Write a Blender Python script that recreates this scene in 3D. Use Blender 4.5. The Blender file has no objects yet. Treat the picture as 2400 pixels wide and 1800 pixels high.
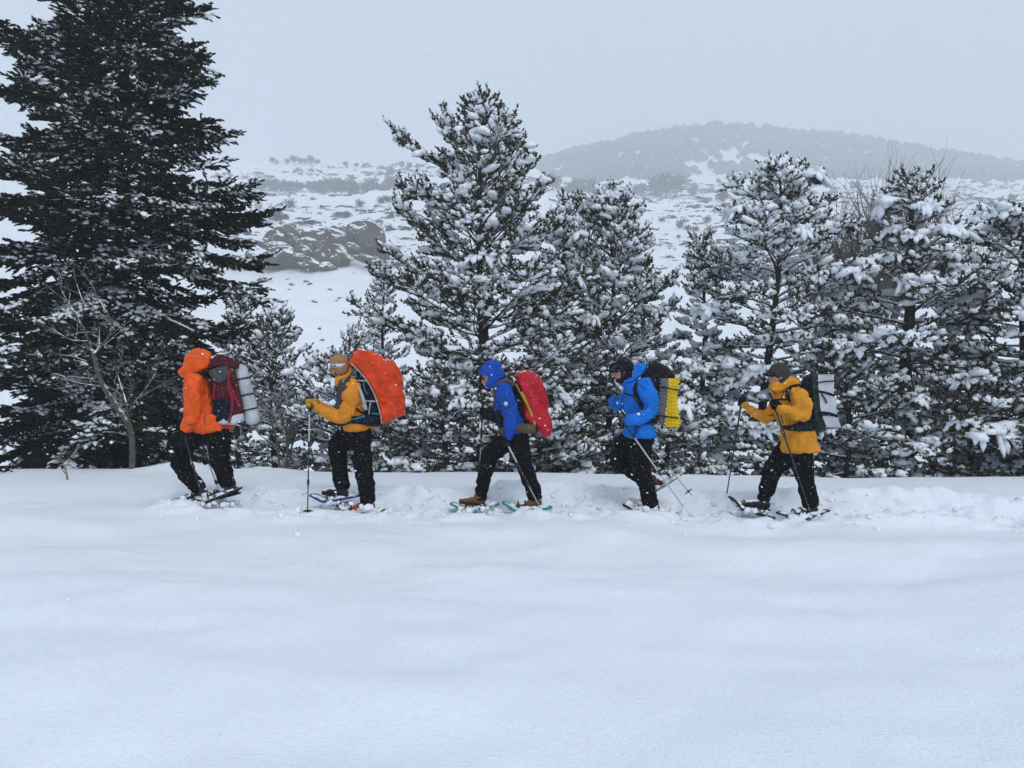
import bpy, bmesh, math, random
import numpy as np
from mathutils import Vector, Matrix, noise as mnoise

# ------------------------------------------------------------------ camera, sky, sun, exposure
SC = bpy.context.scene
COL = SC.collection
F, CX, HY, CAMZ = 1714.0, 1200.0, 860.0, 1.6      # focal length in photo pixels, centre column, eye-level row, eye height

cam_d = bpy.data.cameras.new('camera')
cam_d.sensor_width = 36.0
cam_d.lens = F / 2400.0 * 36.0
cam_d.shift_y = -(900.0 - HY) / 2400.0
cam_d.clip_start = 0.05
cam_d.clip_end = 3000.0
cam = bpy.data.objects.new('camera', cam_d)
cam.location = (0, 0, CAMZ)
cam.rotation_euler = (math.radians(90), 0, 0)
COL.objects.link(cam)
SC.camera = cam

SUN_EL, SUN_AZ = 50.0, 155.0          # degrees; azimuth measured from +Y towards +X
w = bpy.data.worlds.new('World'); SC.world = w
w.use_nodes = True
nt = w.node_tree; nt.nodes.clear()
wo = nt.nodes.new('ShaderNodeOutputWorld'); bg = nt.nodes.new('ShaderNodeBackground')
sky = nt.nodes.new('ShaderNodeTexSky'); sky.sky_type = 'NISHITA'; sky.sun_disc = False
sky.sun_elevation = math.radians(SUN_EL); sky.sun_rotation = math.radians(SUN_AZ)
sky.air_density = 1.0; sky.dust_density = 3.0; sky.ozone_density = 1.0
mixw = nt.nodes.new('ShaderNodeMix'); mixw.data_type = 'RGBA'
mixw.inputs[0].default_value = 0.86                       # closed cloud cover over the clear sky
mixw.inputs[7].default_value = (9.4, 10.8, 12.8, 1)
nt.links.new(sky.outputs[0], mixw.inputs[6]); nt.links.new(mixw.outputs[2], bg.inputs[0])
bg.inputs[1].default_value = 0.09
nt.links.new(bg.outputs[0], wo.inputs[0])

sun_d = bpy.data.lights.new('sun', 'SUN'); sun_d.energy = 1.5; sun_d.angle = math.radians(20)
sun_d.color = (1.0, 0.97, 0.93)
sun = bpy.data.objects.new('sun', sun_d); COL.objects.link(sun)
_e, _a = math.radians(SUN_EL), math.radians(SUN_AZ)
_dir = Vector((math.sin(_a) * math.cos(_e), math.cos(_a) * math.cos(_e), math.sin(_e)))
sun.rotation_euler = _dir.to_track_quat('Z', 'Y').to_euler()

vs = SC.view_settings
vs.view_transform = 'Standard'; vs.look = 'None'; vs.exposure = -0.40; vs.gamma = 1.0
vs.use_curve_mapping = False
cy = SC.cycles
cy.use_denoising = True; cy.adaptive_threshold = 0.02
cy.max_bounces = 7; cy.diffuse_bounces = 4; cy.glossy_bounces = 2; cy.transmission_bounces = 2; cy.volume_bounces = 3
cy.transparent_max_bounces = 4
cy.caustics_reflective = False; cy.caustics_refractive = False

RNG = np.random.default_rng(11)
random.seed(5)

# ------------------------------------------------------------------ small maths
def smooth(a, b, x):
    t = np.clip((x - a) / (b - a), 0, 1)
    return t * t * (3 - 2 * t)

def _hash(i, j, k, seed):
    n = (i * 374761393 + j * 668265263 + k * 2147483647 + seed * 974711) & 0xFFFFFFFF
    n = ((n ^ (n >> 13)) * 1274126177) & 0xFFFFFFFF
    n = n ^ (n >> 16)
    return (n & 0xFFFFFF) / float(0xFFFFFF)

def vnoise(x, y, z=None, seed=0):
    x = np.asarray(x, float); y = np.asarray(y, float)
    z = np.zeros_like(x) if z is None else np.asarray(z, float)
    i = np.floor(x).astype(np.int64); j = np.floor(y).astype(np.int64); k = np.floor(z).astype(np.int64)
    fx, fy, fz = x - i, y - j, z - k
    fx = fx * fx * (3 - 2 * fx); fy = fy * fy * (3 - 2 * fy); fz = fz * fz * (3 - 2 * fz)
    r = 0
    for a in (0, 1):
        for b in (0, 1):
            for c in (0, 1):
                wgt = (fx if a else 1 - fx) * (fy if b else 1 - fy) * (fz if c else 1 - fz)
                r = r + wgt * _hash(i + a, j + b, k + c, seed)
    return r * 2 - 1

def fbm(x, y, z=None, oct=4, seed=0):
    s, a, r = 1.0, 1.0, 0
    for o in range(oct):
        r = r + a * vnoise(np.asarray(x) * s, np.asarray(y) * s, None if z is None else np.asarray(z) * s, seed + o * 17)
        s *= 2.03; a *= 0.5
    return r

def nrm(v):
    return v / np.maximum(np.linalg.norm(v, axis=-1, keepdims=True), 1e-9)

# ------------------------------------------------------------------ geometry collector
class Geo:
    def __init__(self):
        self.V, self.T, self.Q, self.tm, self.qm, self.n = [], [], [], [], [], 0
    def add(self, V, tris=None, quads=None, m=0):
        V = np.asarray(V, float).reshape(-1, 3)
        if tris is not None and len(tris):
            t = np.asarray(tris, np.int64).reshape(-1, 3) + self.n
            self.T.append(t); self.tm.append(np.full(len(t), m))
        if quads is not None and len(quads):
            q = np.asarray(quads, np.int64).reshape(-1, 4) + self.n
            self.Q.append(q); self.qm.append(np.full(len(q), m))
        self.V.append(V); self.n += len(V)
        return self
    def inst(self, TV, TT, M, P, m=0):
        """copies of one small template, baked into this mesh"""
        if len(P) == 0: return self
        V = np.einsum('nij,vj->nvi', M, TV) + P[:, None, :]
        off = (np.arange(len(P)) * len(TV))[:, None, None]
        return self.add(V.reshape(-1, 3), (TT[None] + off).reshape(-1, 3), None, m)
    def sticks(self, P0, P1, R0, R1, seg=4, m=0):
        P0 = np.asarray(P0, float).reshape(-1, 3); P1 = np.asarray(P1, float).reshape(-1, 3); n = len(P0)
        if n == 0: return self
        R0 = np.broadcast_to(np.asarray(R0, float), (n,)); R1 = np.broadcast_to(np.asarray(R1, float), (n,))
        d = nrm(P1 - P0)
        ref = np.where(np.abs(d[:, 2:3]) > 0.9, np.array([[1., 0, 0]]), np.array([[0, 0, 1.]]))
        u = nrm(np.cross(d, ref)); v = np.cross(d, u)
        a = np.arange(seg) * 2 * math.pi / seg
        ring = np.cos(a)[None, :, None] * u[:, None, :] + np.sin(a)[None, :, None] * v[:, None, :]
        V = np.concatenate([P0[:, None] + ring * R0[:, None, None], P1[:, None] + ring * R1[:, None, None]], 1)
        k = np.arange(seg); k2 = (k + 1) % seg
        q = np.stack([k, k2, k2 + seg, k + seg], 1)
        off = (np.arange(n) * 2 * seg)[:, None, None]
        return self.add(V.reshape(-1, 3), None, (q[None] + off).reshape(-1, 4), m)
    def tube(self, pts, rad, seg=10, m=0, rd=None, ref=(0, 1, 0), cap=True, capf=1.0):
        """tapered tube; rad = half width in the plane across ref, rd = half width along ref"""
        P = np.asarray(pts, float); n = len(P)
        R = np.broadcast_to(np.asarray(rad, float), (n,)).copy()
        D = R.copy() if rd is None else np.broadcast_to(np.asarray(rd, float), (n,)).copy()
        t = nrm(np.gradient(P, axis=0))
        ref = np.asarray(ref, float)
        dv = ref[None] - (t @ ref)[:, None] * t
        bad = np.linalg.norm(dv, axis=1) < 0.15
        if bad.any():
            alt = np.array([0, 0, 1.]); dv[bad] = (alt[None] - (t @ alt)[:, None] * t)[bad]
        dv = nrm(dv); sv = np.cross(dv, t)
        if cap:
            def end(i, s):
                out = []
                for f, g in ((0.35, 0.92), (0.65, 0.72), (0.85, 0.45)):
                    out.append((P[i] + s * t[i] * min(R[i], D[i]) * f * capf, R[i] * g, D[i] * g, i))
                return out
            rows = end(0, -1)[::-1] + [(P[i], R[i], D[i], i) for i in range(n)] + end(n - 1, 1)
        else:
            rows = [(P[i], R[i], D[i], i) for i in range(n)]
        a = np.arange(seg) * 2 * math.pi / seg
        V = []
        for c, r1, r2, i in rows:
            V.append(c[None] + np.cos(a)[:, None] * sv[i][None] * r1 + np.sin(a)[:, None] * dv[i][None] * r2)
        k = len(rows); V = np.concatenate(V)
        ii = np.arange(seg); jj = (ii + 1) % seg
        q = np.concatenate([np.stack([ii + r * seg, jj + r * seg, jj + (r + 1) * seg, ii + (r + 1) * seg], 1) for r in range(k - 1)])
        V = np.concatenate([V, rows[0][0][None], rows[-1][0][None]])
        c0, c1 = k * seg, k * seg + 1
        T = np.concatenate([np.stack([jj, ii, np.full(seg, c0)], 1), np.stack([ii + (k - 1) * seg, jj + (k - 1) * seg, np.full(seg, c1)], 1)])
        return self.add(V, T, q, m)
    def ball(self, c, r, M=None, nu=14, nv=9, m=0):
        """ellipsoid; c and r in the frame M (a 4x4)"""
        c = np.asarray(c, float); r = np.broadcast_to(np.asarray(r, float), (3,))
        V = [[0, 0, 1]]
        for j in range(1, nv):
            th = math.pi * j / nv
            for i in range(nu):
                ph = 2 * math.pi * i / nu
                V.append([math.sin(th) * math.cos(ph), math.sin(th) * math.sin(ph), math.cos(th)])
        V.append([0, 0, -1]); V = np.array(V) * r + c
        T, Q = [], []
        for i in range(nu):
            T.append([0, 1 + i, 1 + (i + 1) % nu]); b = 1 + (nv - 2) * nu
            T.append([b + (i + 1) % nu, b + i, len(V) - 1])
        for j in range(nv - 2):
            for i in range(nu):
                a0 = 1 + j * nu
                Q.append([a0 + i, a0 + nu + i, a0 + nu + (i + 1) % nu, a0 + (i + 1) % nu])
        if M is not None: V = V @ np.array(M.to_3x3()).T + np.array(M.translation)
        return self.add(V, T, Q, m)
    def box(self, c, h, M=None, m=0):
        c = np.asarray(c, float); h = np.asarray(h, float)
        V = np.array([[x, y, z] for x in (-1, 1) for y in (-1, 1) for z in (-1, 1)], float) * h + c
        Q = [[0, 1, 3, 2], [4, 6, 7, 5], [0, 4, 5, 1], [2, 3, 7, 6], [0, 2, 6, 4], [1, 5, 7, 3]]
        if M is not None: V = V @ np.array(M.to_3x3()).T + np.array(M.translation)
        return self.add(V, None, Q, m)
    def mesh(self, name, origin=(0, 0, 0), smooth_shade=True):
        me = bpy.data.meshes.new(name)
        if not self.V: return me
        V = np.concatenate(self.V) - np.asarray(origin, float)
        T = np.concatenate(self.T) if self.T else np.zeros((0, 3), int)
        Q = np.concatenate(self.Q) if self.Q else np.zeros((0, 4), int)
        tm = np.concatenate(self.tm) if self.tm else np.zeros(0, int)
        qm = np.concatenate(self.qm) if self.qm else np.zeros(0, int)
        me.vertices.add(len(V)); me.vertices.foreach_set('co', V.astype(np.float32).ravel())
        loops = np.concatenate([T.ravel(), Q.ravel()]).astype(np.int32)
        me.loops.add(len(loops)); me.loops.foreach_set('vertex_index', loops)
        sizes = np.concatenate([np.full(len(T), 3), np.full(len(Q), 4)])
        starts = np.concatenate([[0], np.cumsum(sizes)[:-1]]).astype(np.int32)
        me.polygons.add(len(sizes)); me.polygons.foreach_set('loop_start', starts)
        me.polygons.foreach_set('material_index', np.concatenate([tm, qm]).astype(np.int32))
        me.polygons.foreach_set('use_smooth', np.full(len(sizes), smooth_shade))
        me.update(calc_edges=True); me.validate()
        return me

def link(name, me, mats, parent=None, loc=(0, 0, 0)):
    o = bpy.data.objects.new(name, me); COL.objects.link(o)
    if not isinstance(mats, (list, tuple)): mats = [mats]
    if me is not None and len(me.materials) == 0:
        for mm in mats: me.materials.append(mm)
    o.parent = parent; o.location = loc
    return o

def build(geo, name, mats, parent=None, origin=(0, 0, 0), smooth_shade=True):
    """a mesh object whose origin stands at `origin`; children share their thing's origin"""
    me = geo.mesh(name, origin, smooth_shade)
    return link(name, me, mats, parent, (0, 0, 0) if parent else origin)

def empty(name, loc):
    o = bpy.data.objects.new(name, None); COL.objects.link(o); o.location = loc
    o.empty_display_size = 0.2
    return o

def tag(o, label=None, cat=None, group=None, kind=None):
    if label: o['label'] = label
    if cat: o['category'] = cat
    if group: o['group'] = group
    if kind: o['kind'] = kind
    return o

def organic(o, voxel=0.011, it=4, disp=0.0, scale=0.1):
    m = o.modifiers.new('join', 'REMESH'); m.mode = 'VOXEL'; m.voxel_size = voxel; m.use_smooth_shade = True
    if it:
        s = o.modifiers.new('soft', 'SMOOTH'); s.iterations = it; s.factor = 0.5
    if disp:
        tx = bpy.data.textures.new('folds', 'CLOUDS'); tx.noise_scale = scale; tx.noise_depth = 2
        d = o.modifiers.new('folds', 'DISPLACE'); d.texture = tx; d.strength = disp; d.mid_level = 0.5; d.texture_coords = 'LOCAL'
        if disp > .03:                                       # sharp creases in the shell cloth
            tc_ = bpy.data.textures.new('creases', 'MARBLE'); tc_.noise_scale = .22; tc_.turbulence = 11; tc_.marble_type = 'SHARPER'; tc_.noise_depth = 1
            d = o.modifiers.new('creases', 'DISPLACE'); d.texture = tc_; d.strength = .034; d.mid_level = 0.8; d.texture_coords = 'LOCAL'
    return o

# ------------------------------------------------------------------ materials
def mat(name, col, rough=0.7, var=0.25, scale=8.0, bump=0.0, bscale=30.0, bdist=0.01, spec=0.3, snow=None, col2=None,
        sscale=6.0, specks=0.0, metal=0.0, stretch=None):
    """snow=(lo, hi): fresh snow lies where the surface faces up; specks: flakes stuck to it"""
    m = bpy.data.materials.new(name); m.use_nodes = True
    n = m.node_tree.nodes; L = m.node_tree.links
    b = n['Principled BSDF']
    b.inputs['Roughness'].default_value = rough; b.inputs['Specular IOR Level'].default_value = spec; b.inputs['Metallic'].default_value = metal
    tc = n.new('ShaderNodeTexCoord'); src = tc.outputs['Object']
    if stretch:
        mp = n.new('ShaderNodeMapping'); mp.inputs['Scale'].default_value = stretch; L.new(src, mp.inputs[0]); srcb = mp.outputs[0]
    else: srcb = src
    nz = n.new('ShaderNodeTexNoise'); nz.inputs['Scale'].default_value = scale; nz.inputs['Detail'].default_value = 5
    L.new(srcb, nz.inputs['Vector'])
    ramp = n.new('ShaderNodeValToRGB'); L.new(nz.outputs[0], ramp.inputs[0])
    c = np.array(col[:3]); c2 = np.array(col2[:3]) if col2 is not None else c * (1 + var)
    ramp.color_ramp.elements[0].position = 0.3; ramp.color_ramp.elements[1].position = 0.7
    ramp.color_ramp.elements[0].color = (*(c if col2 is not None else c * (1 - var)), 1); ramp.color_ramp.elements[1].color = (*c2, 1)
    out = ramp.outputs[0]
    def mixc(a, fac, col):
        mx = n.new('ShaderNodeMix'); mx.data_type = 'RGBA'; L.new(fac, mx.inputs[0]); L.new(a, mx.inputs[6]); mx.inputs[7].default_value = (*col, 1)
        return mx.outputs[2]
    def math_(op, a, v):
        q = n.new('ShaderNodeMath'); q.operation = op; q.use_clamp = False
        L.new(a, q.inputs[0])
        if isinstance(v, (int, float)): q.inputs[1].default_value = v
        else: L.new(v, q.inputs[1])
        return q.outputs[0]
    def maprange(a, lo, hi):
        q = n.new('ShaderNodeMapRange'); L.new(a, q.inputs[0]); q.inputs[1].default_value = lo; q.inputs[2].default_value = hi
        return q.outputs[0]
    SN = (0.84, 0.88, 0.93)
    if snow:
        g = n.new('ShaderNodeNewGeometry'); sp = n.new('ShaderNodeSeparateXYZ'); L.new(g.outputs['Normal'], sp.inputs[0])
        n2 = n.new('ShaderNodeTexNoise'); n2.inputs['Scale'].default_value = sscale; n2.inputs['Detail'].default_value = 4; L.new(src, n2.inputs['Vector'])
        v = math_('ADD', sp.outputs[2], math_('MULTIPLY', math_('SUBTRACT', n2.outputs[0], 0.5), 1.6))
        out = mixc(out, maprange(v, snow[0], snow[1]), SN)
    if specks:
        n3 = n.new('ShaderNodeTexNoise'); n3.inputs['Scale'].default_value = 85; n3.inputs['Detail'].default_value = 2; L.new(src, n3.inputs['Vector'])
        out = mixc(out, maprange(n3.outputs[0], 0.74 - specks, 0.77 - specks), SN)
    L.new(out, b.inputs['Base Color'])
    if bump:
        n4 = n.new('ShaderNodeTexNoise'); n4.inputs['Scale'].default_value = bscale; n4.inputs['Detail'].default_value = 5
        L.new(srcb, n4.inputs['Vector'])
        bp = n.new('ShaderNodeBump'); bp.inputs['Strength'].default_value = bump; bp.inputs['Distance'].default_value = bdist
        L.new(n4.outputs[0], bp.inputs['Height']); L.new(bp.outputs[0], b.inputs['Normal'])
    return m

M_snow = mat('snow_cover', (0.80, 0.855, 0.91), 0.65, var=0.035, scale=34, bump=0.8, bscale=60, bdist=0.012, spec=0.2)
M_tsnow = mat('branch_snow', (0.85, 0.885, 0.93), 0.65, var=0.015, scale=3, bump=0.5, bscale=40, bdist=0.01, spec=0.2)
M_hill = mat('hill_snow', (0.84, 0.87, 0.91), 0.7, var=0.03, scale=0.15, bump=0.6, bscale=0.4, bdist=0.4, spec=0.15)
M_pine = mat('pine_needles', (0.020, 0.026, 0.009), 0.8, scale=5, col2=(0.056, 0.056, 0.026), spec=0.04, specks=0.07)
M_fir = mat('fir_needles', (0.012, 0.017, 0.011), 0.8, scale=4, col2=(0.028, 0.034, 0.022), spec=0.03, specks=0.03)
M_bark = mat('pine_bark', (0.028, 0.022, 0.019), 0.95, spec=.05, scale=9, col2=(0.085, 0.065, 0.05), bump=0.8, bscale=24, bdist=0.02, snow=(0.55, 0.8), stretch=(1, 1, 0.3))
M_twig = mat('twig_bark', (0.028, 0.022, 0.018), 0.95, spec=.05, scale=9, col2=(0.06, 0.048, 0.038), snow=(0.35, 0.6), sscale=9)
M_grey = mat('pale_bark', (0.06, 0.054, 0.048), 0.9, spec=.1, scale=14, col2=(0.125, 0.115, 0.10), bump=0.5, bscale=40, bdist=0.008, snow=(0.35, 0.6), sscale=11)
M_redtw = mat('reddish_bark', (0.06, 0.045, 0.04), 0.9, scale=5, col2=(0.10, 0.075, 0.065), snow=(0.6, 0.9))
M_rock = mat('rock', (0.026, 0.021, 0.015), 0.95, spec=.03, scale=0.9, col2=(0.125, 0.10, 0.07), bump=1.0, bscale=0.7, bdist=0.9, snow=(0.52, 0.64), sscale=1.3)
M_scrub = mat('scrub', (0.03, 0.03, 0.024), 0.95, spec=.05, scale=1.2, col2=(0.075, 0.07, 0.054), snow=(0.6, 1.0), sscale=2)
M_forest = mat('far_forest', (0.03, 0.036, 0.03), 0.9, scale=0.3, col2=(0.06, 0.066, 0.056), snow=(0.95, 1.4), sscale=0.5)

# ------------------------------------------------------------------ the ground
PL = np.array([(11, 0), (13, -.9), (18, -2.2), (26, -2.2), (35, -.5), (45, 2.5), (60, 7.5), (80, 14.5), (95, 20), (110, 25), (125, 30.3), (135, 33.6),
               (145, 35), (170, 38), (200, 51), (240, 68), (262, 69), (300, 62), (460, 60), (620, 60)], float)
PR = np.array([(11, 0), (13, -.9), (18, -2.2), (26, -2.2), (35, -.5), (45, 2.0), (60, 6.2), (80, 12.2), (95, 17), (120, 25.4), (140, 32.3), (150, 35.6),
               (165, 36.5), (200, 47), (260, 66), (300, 78), (460, 90), (620, 70)], float)
KB = 2.2                                # how much farther than first paced out the background stands
for _t in (PL, PR):
    _k = 1 + (KB - 1) * smooth(30, 60, _t[:, 0])
    _t[:, 1] = np.where(_t[:, 0] > 20, CAMZ + (_t[:, 1] - CAMZ) * _k, _t[:, 1]); _t[:, 0] *= _k
_yy = np.arange(0, 1500, 0.5)
def _prof(tab):
    z = np.interp(_yy, tab[:, 0], tab[:, 1])
    k = np.hanning(25); k /= k.sum()
    zs = np.convolve(np.pad(z, 12, mode='edge'), k, mode='valid')
    return np.where(_yy > 20, zs, z)
_zl, _zr = _prof(PL), _prof(PR)
CR = np.array([(-3000, 420), (900, 410), (1150, 392), (1250, 372), (1400, 342), (1500, 320), (1600, 302), (1680, 294), (1760, 300), (1900, 316), (2000, 326),
               (2150, 352), (2300, 377), (2400, 396), (2700, 430), (6000, 470)], float)
TRAIL = np.array([(-9, 8.6), (-4, 8.5), (-2, 8.3), (0, 8.3), (1.5, 8.25), (3, 8.05), (9, 7.6)], float)

def edge_y(x): return 10.85 - 0.06 * np.clip(x, -12, 12) + 0.05 * np.sin(x * 0.7 + 1)

def trail_mask(x, y):
    yt = np.interp(x, TRAIL[:, 0], TRAIL[:, 1])
    on = smooth(-4.25, -3.6, x)
    return (y - yt), on

def height(x, y):
    x = np.asarray(x, float); y = np.asarray(y, float)
    x, y = np.broadcast_arrays(x, y)
    ye = edge_y(x)
    # plateau with soft drifts
    near = 0.09 * fbm(x / 2.6 + 3.1, y / 1.5, oct=3, seed=3) * smooth(-2, 4, y) + 0.018 * fbm(x / 0.5, y / 0.45, oct=2, seed=9) + 0.008 * fbm(x / .42, y / .13, oct=3, seed=13) * smooth(7.4, 6.4, y)
    near = near * (1 - .72 * smooth(8.8, 10.2, y))
    d, on = trail_mask(x, y)
    w1 = np.exp(-(d / 0.36) ** 2) * on; w2 = np.exp(-(d / 0.62) ** 4) * on
    near = near * (1 - 0.88 * w2) - 0.09 * w1
    chunks = np.abs(fbm(x / 0.30 + 7, y / 0.22, oct=4, seed=21))
    near = near + w2 * (0.10 * (chunks - 0.34))
    near = near + on * 0.05 * np.exp(-((d - 0.72) / 0.2) ** 2) * (1 + fbm(x / .35, y / .3, oct=2, seed=5)) + on * 0.05 * np.exp(-((d + 0.45) / 0.17) ** 2) * (1 + fbm(x / .3, y / .3, oct=2, seed=6))
    near = near + on * 0.08 * np.exp(-((d - 0.6) / 0.17) ** 2) * np.abs(fbm(x / .28, y / .2, oct=3, seed=8))
    far = 0
    yc = np.maximum(y, 1.0)
    a = x / yc
    wr = smooth(-0.04, 0.16, a)
    zl = np.interp(y - (ye - 10.85), _yy, _zl); zr = np.interp(y - (ye - 10.85), _yy, _zr)
    far = zl * (1 - wr) + zr * wr
    far = np.where(y < ye, 0, far)
    crest = CAMZ + (HY - np.interp(CX + a * F, CR[:, 0], CR[:, 1])) / F * 450.0 * KB - 17.0
    hill = smooth(285 * KB, 450 * KB, y) * (1 - 0.45 * smooth(450 * KB, 640 * KB, y))
    far = far + np.maximum(crest - far, 0) * hill * smooth(-0.08, 0.05, a) + np.where(a < 0.05, 0, 0)
    rough = smooth(22, 60, y)
    far = far + rough * (0.9 * fbm(x / 14, y / 14, oct=4, seed=31) + 0.34 * fbm(x / 2.5, y / 2.5, oct=3, seed=41)) * (1 + smooth(200, 600, y) * 3)
    far = far + smooth(70, 150, y) * 0.8 * np.abs(fbm(x / 20, y / 5, oct=3, seed=51)) 
    mound = 0.07 * np.exp(-((x + 3.75) / 0.55) ** 2 - ((y - 11.35) / 0.35) ** 2) + 0.2 * np.exp(-((x + 5.1) / 0.5) ** 2 - ((y - 11.5) / 0.3) ** 2)
    fade = smooth(12.5, 10.8, y) * 1.0 + 0.25
    return far + near * np.clip(np.where(y < 13, fade, 0.25), 0, 1) * smooth(30, 18, y) + mound

def grid(xs, ys, warp=None):
    X, Y = np.meshgrid(xs, ys)
    if warp is not None: X = warp(X, Y)
    Z = height(X, Y)
    nx, ny = len(xs), len(ys)
    i = np.arange(ny - 1)[:, None] * nx + np.arange(nx - 1)[None]
    q = np.stack([i, i + 1, i + nx + 1, i + nx], -1).reshape(-1, 4)
    return np.stack([X, Y, Z], -1).reshape(-1, 3), q

def steps(*segs):
    out = []
    for a, b, s in segs: out.append(np.arange(a, b, s))
    out.append([segs[-1][1]])
    return np.concatenate(out)

xs = steps((-60, -12, 2.0), (-12, -6.5, .12), (-6.5, 6.5, .038), (6.5, 12, .12), (12, 60, 2.0))
ys = steps((-60, 0, 3), (0, 2.5, .12), (2.5, 7.1, .075), (7.1, 9.4, .03), (9.4, 13, .08), (13, 16.0, .25))
V, q = grid(xs, ys)
tag(build(Geo().add(V, None, q), 'snow_ground', M_snow), 'untouched snowfield with a trodden trail in front of the trees', 'ground', kind='structure')
us = np.linspace(-1.15, 1.15, 300)
ys = [15.8]
while ys[-1] < 640 * KB: ys.append(ys[-1] * 1.0165 + 0.02)
ys = np.array(ys)
V, q = grid(us, ys, warp=lambda U, Y: U * (Y + 38))
V[:, 2] -= 0.004
tag(build(Geo().add(V, None, q), 'snowy_hillside', M_hill), 'snow covered hillside rising behind the trees to a wooded ridge', 'hillside', kind='structure')

def on_ray(px, py, y0=20.0, y1=455.0 * KB):
    """where the line of sight through a photo point meets the terrain"""
    y = np.geomspace(max(y0 * KB, 40), y1, 5000)
    x = (px - CX) / F * y
    z = CAMZ - (py - HY) / F * y
    hgt = height(x, y)
    k = np.argmax(hgt >= z)
    if hgt[k] < z[k]: k = len(y) - 1
    return np.array([x[k], y[k], hgt[k]])

# ------------------------------------------------------------------ templates for foliage
def blob_template(rng, nu=5, nv=3, lump=0.16):
    V = [[0, 0, 1.0]]
    for j in range(1, nv):
        th = math.pi * j / nv
        for i in range(nu):
            ph = 2 * math.pi * i / nu
            k = 1 + rng.uniform(-lump, lump)
            V.append([math.sin(th) * math.cos(ph) * k, math.sin(th) * math.sin(ph) * k, math.cos(th) * k])
    V.append([0, 0, -1.0]); V = np.array(V)
    V[:, 0] = np.sign(V[:, 0]) * np.abs(V[:, 0]) ** .72
    V[:, 2] = np.where(V[:, 2] < 0, V[:, 2] * 0.55, V[:, 2])
    T = []
    for i in range(nu):
        T.append([0, 1 + i, 1 + (i + 1) % nu]); b = 1 + (nv - 2) * nu
        T.append([b + (i + 1) % nu, b + i, len(V) - 1])
    for j in range(nv - 2):
        for i in range(nu):
            a0 = 1 + j * nu; p, q2, r, s = a0 + i, a0 + nu + i, a0 + nu + (i + 1) % nu, a0 + (i + 1) % nu
            T += [[p, q2, r], [p, r, s]]
    return V, np.array(T)

def tuft_template(rng, n=20, wid=0.11, fwd=0.55, flat=1.0):
    """bottle brush of needles along +x, unit length, unit radius"""
    V, T = [], []
    for i in range(n):
        x = -0.5 + (i + 0.5) / n
        ph = i * 2.39996 + rng.uniform(-.4, .4)
        d = np.array([0, math.cos(ph), math.sin(ph) * flat])
        base = np.array([x, 0, 0]); tip = base + d * rng.uniform(.75, 1.1) + np.array([fwd * rng.uniform(.5, 1.0), 0, 0]) * 0.6
        s = np.cross(d, [1, 0, 0]) * wid + np.array([wid * .7, 0, 0]) * rng.choice([-1, 1])
        k = len(V); V += [base - s, base + s, tip]; T.append([k, k + 1, k + 2])
    for k3 in range(1):                                   # terminal needles
        ph = k3 * 2.1; d = np.array([0.45, 0.3 * math.cos(ph), 0.3 * math.sin(ph)])
        k = len(V); V += [[.35, wid * math.sin(ph), -wid * math.cos(ph)], [.35, -wid * math.sin(ph), wid * math.cos(ph)], list(np.array([.4, 0, 0]) + d)]; T.append([k, k + 1, k + 2])
    return np.array(V, float), np.array(T)

_r = np.random.default_rng(3)
BLOBS = [blob_template(_r) for _ in range(5)]
PILLOWS = [blob_template(_r, 6, 4, .22) for _ in range(6)]
SMALLB = [blob_template(_r, 4, 3, .14) for _ in range(4)]
TUFTS = [tuft_template(_r, 7, wid=.30) for _ in range(6)]
FIRT = [tuft_template(_r, 6, wid=.46, fwd=.9, flat=.7) for _ in range(6)]

def frames(D, sx, sy, sz, roll=None):
    up = np.array([[0, 0, 1.0]])
    x = nrm(D)
    ref = np.where(np.abs(x[:, 2:3]) > 0.93, np.array([[0.3, 1., 0]]), up)
    y = nrm(np.cross(ref, x)); z = np.cross(x, y)
    M = np.stack([x * np.reshape(sx, (-1, 1)), y * np.reshape(sy, (-1, 1)), z * np.reshape(sz, (-1, 1))], -1)
    return M

def scatter(geo, temps, P, D, sx, sy, sz, rng, m=0):
    if len(P) == 0: return
    k = rng.integers(0, len(temps), len(P))
    M = frames(D, sx, sy, sz)
    for i, (tv, tt) in enumerate(temps):
        s = k == i
        geo.inst(tv, tt, M[s], P[s], m)

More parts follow.
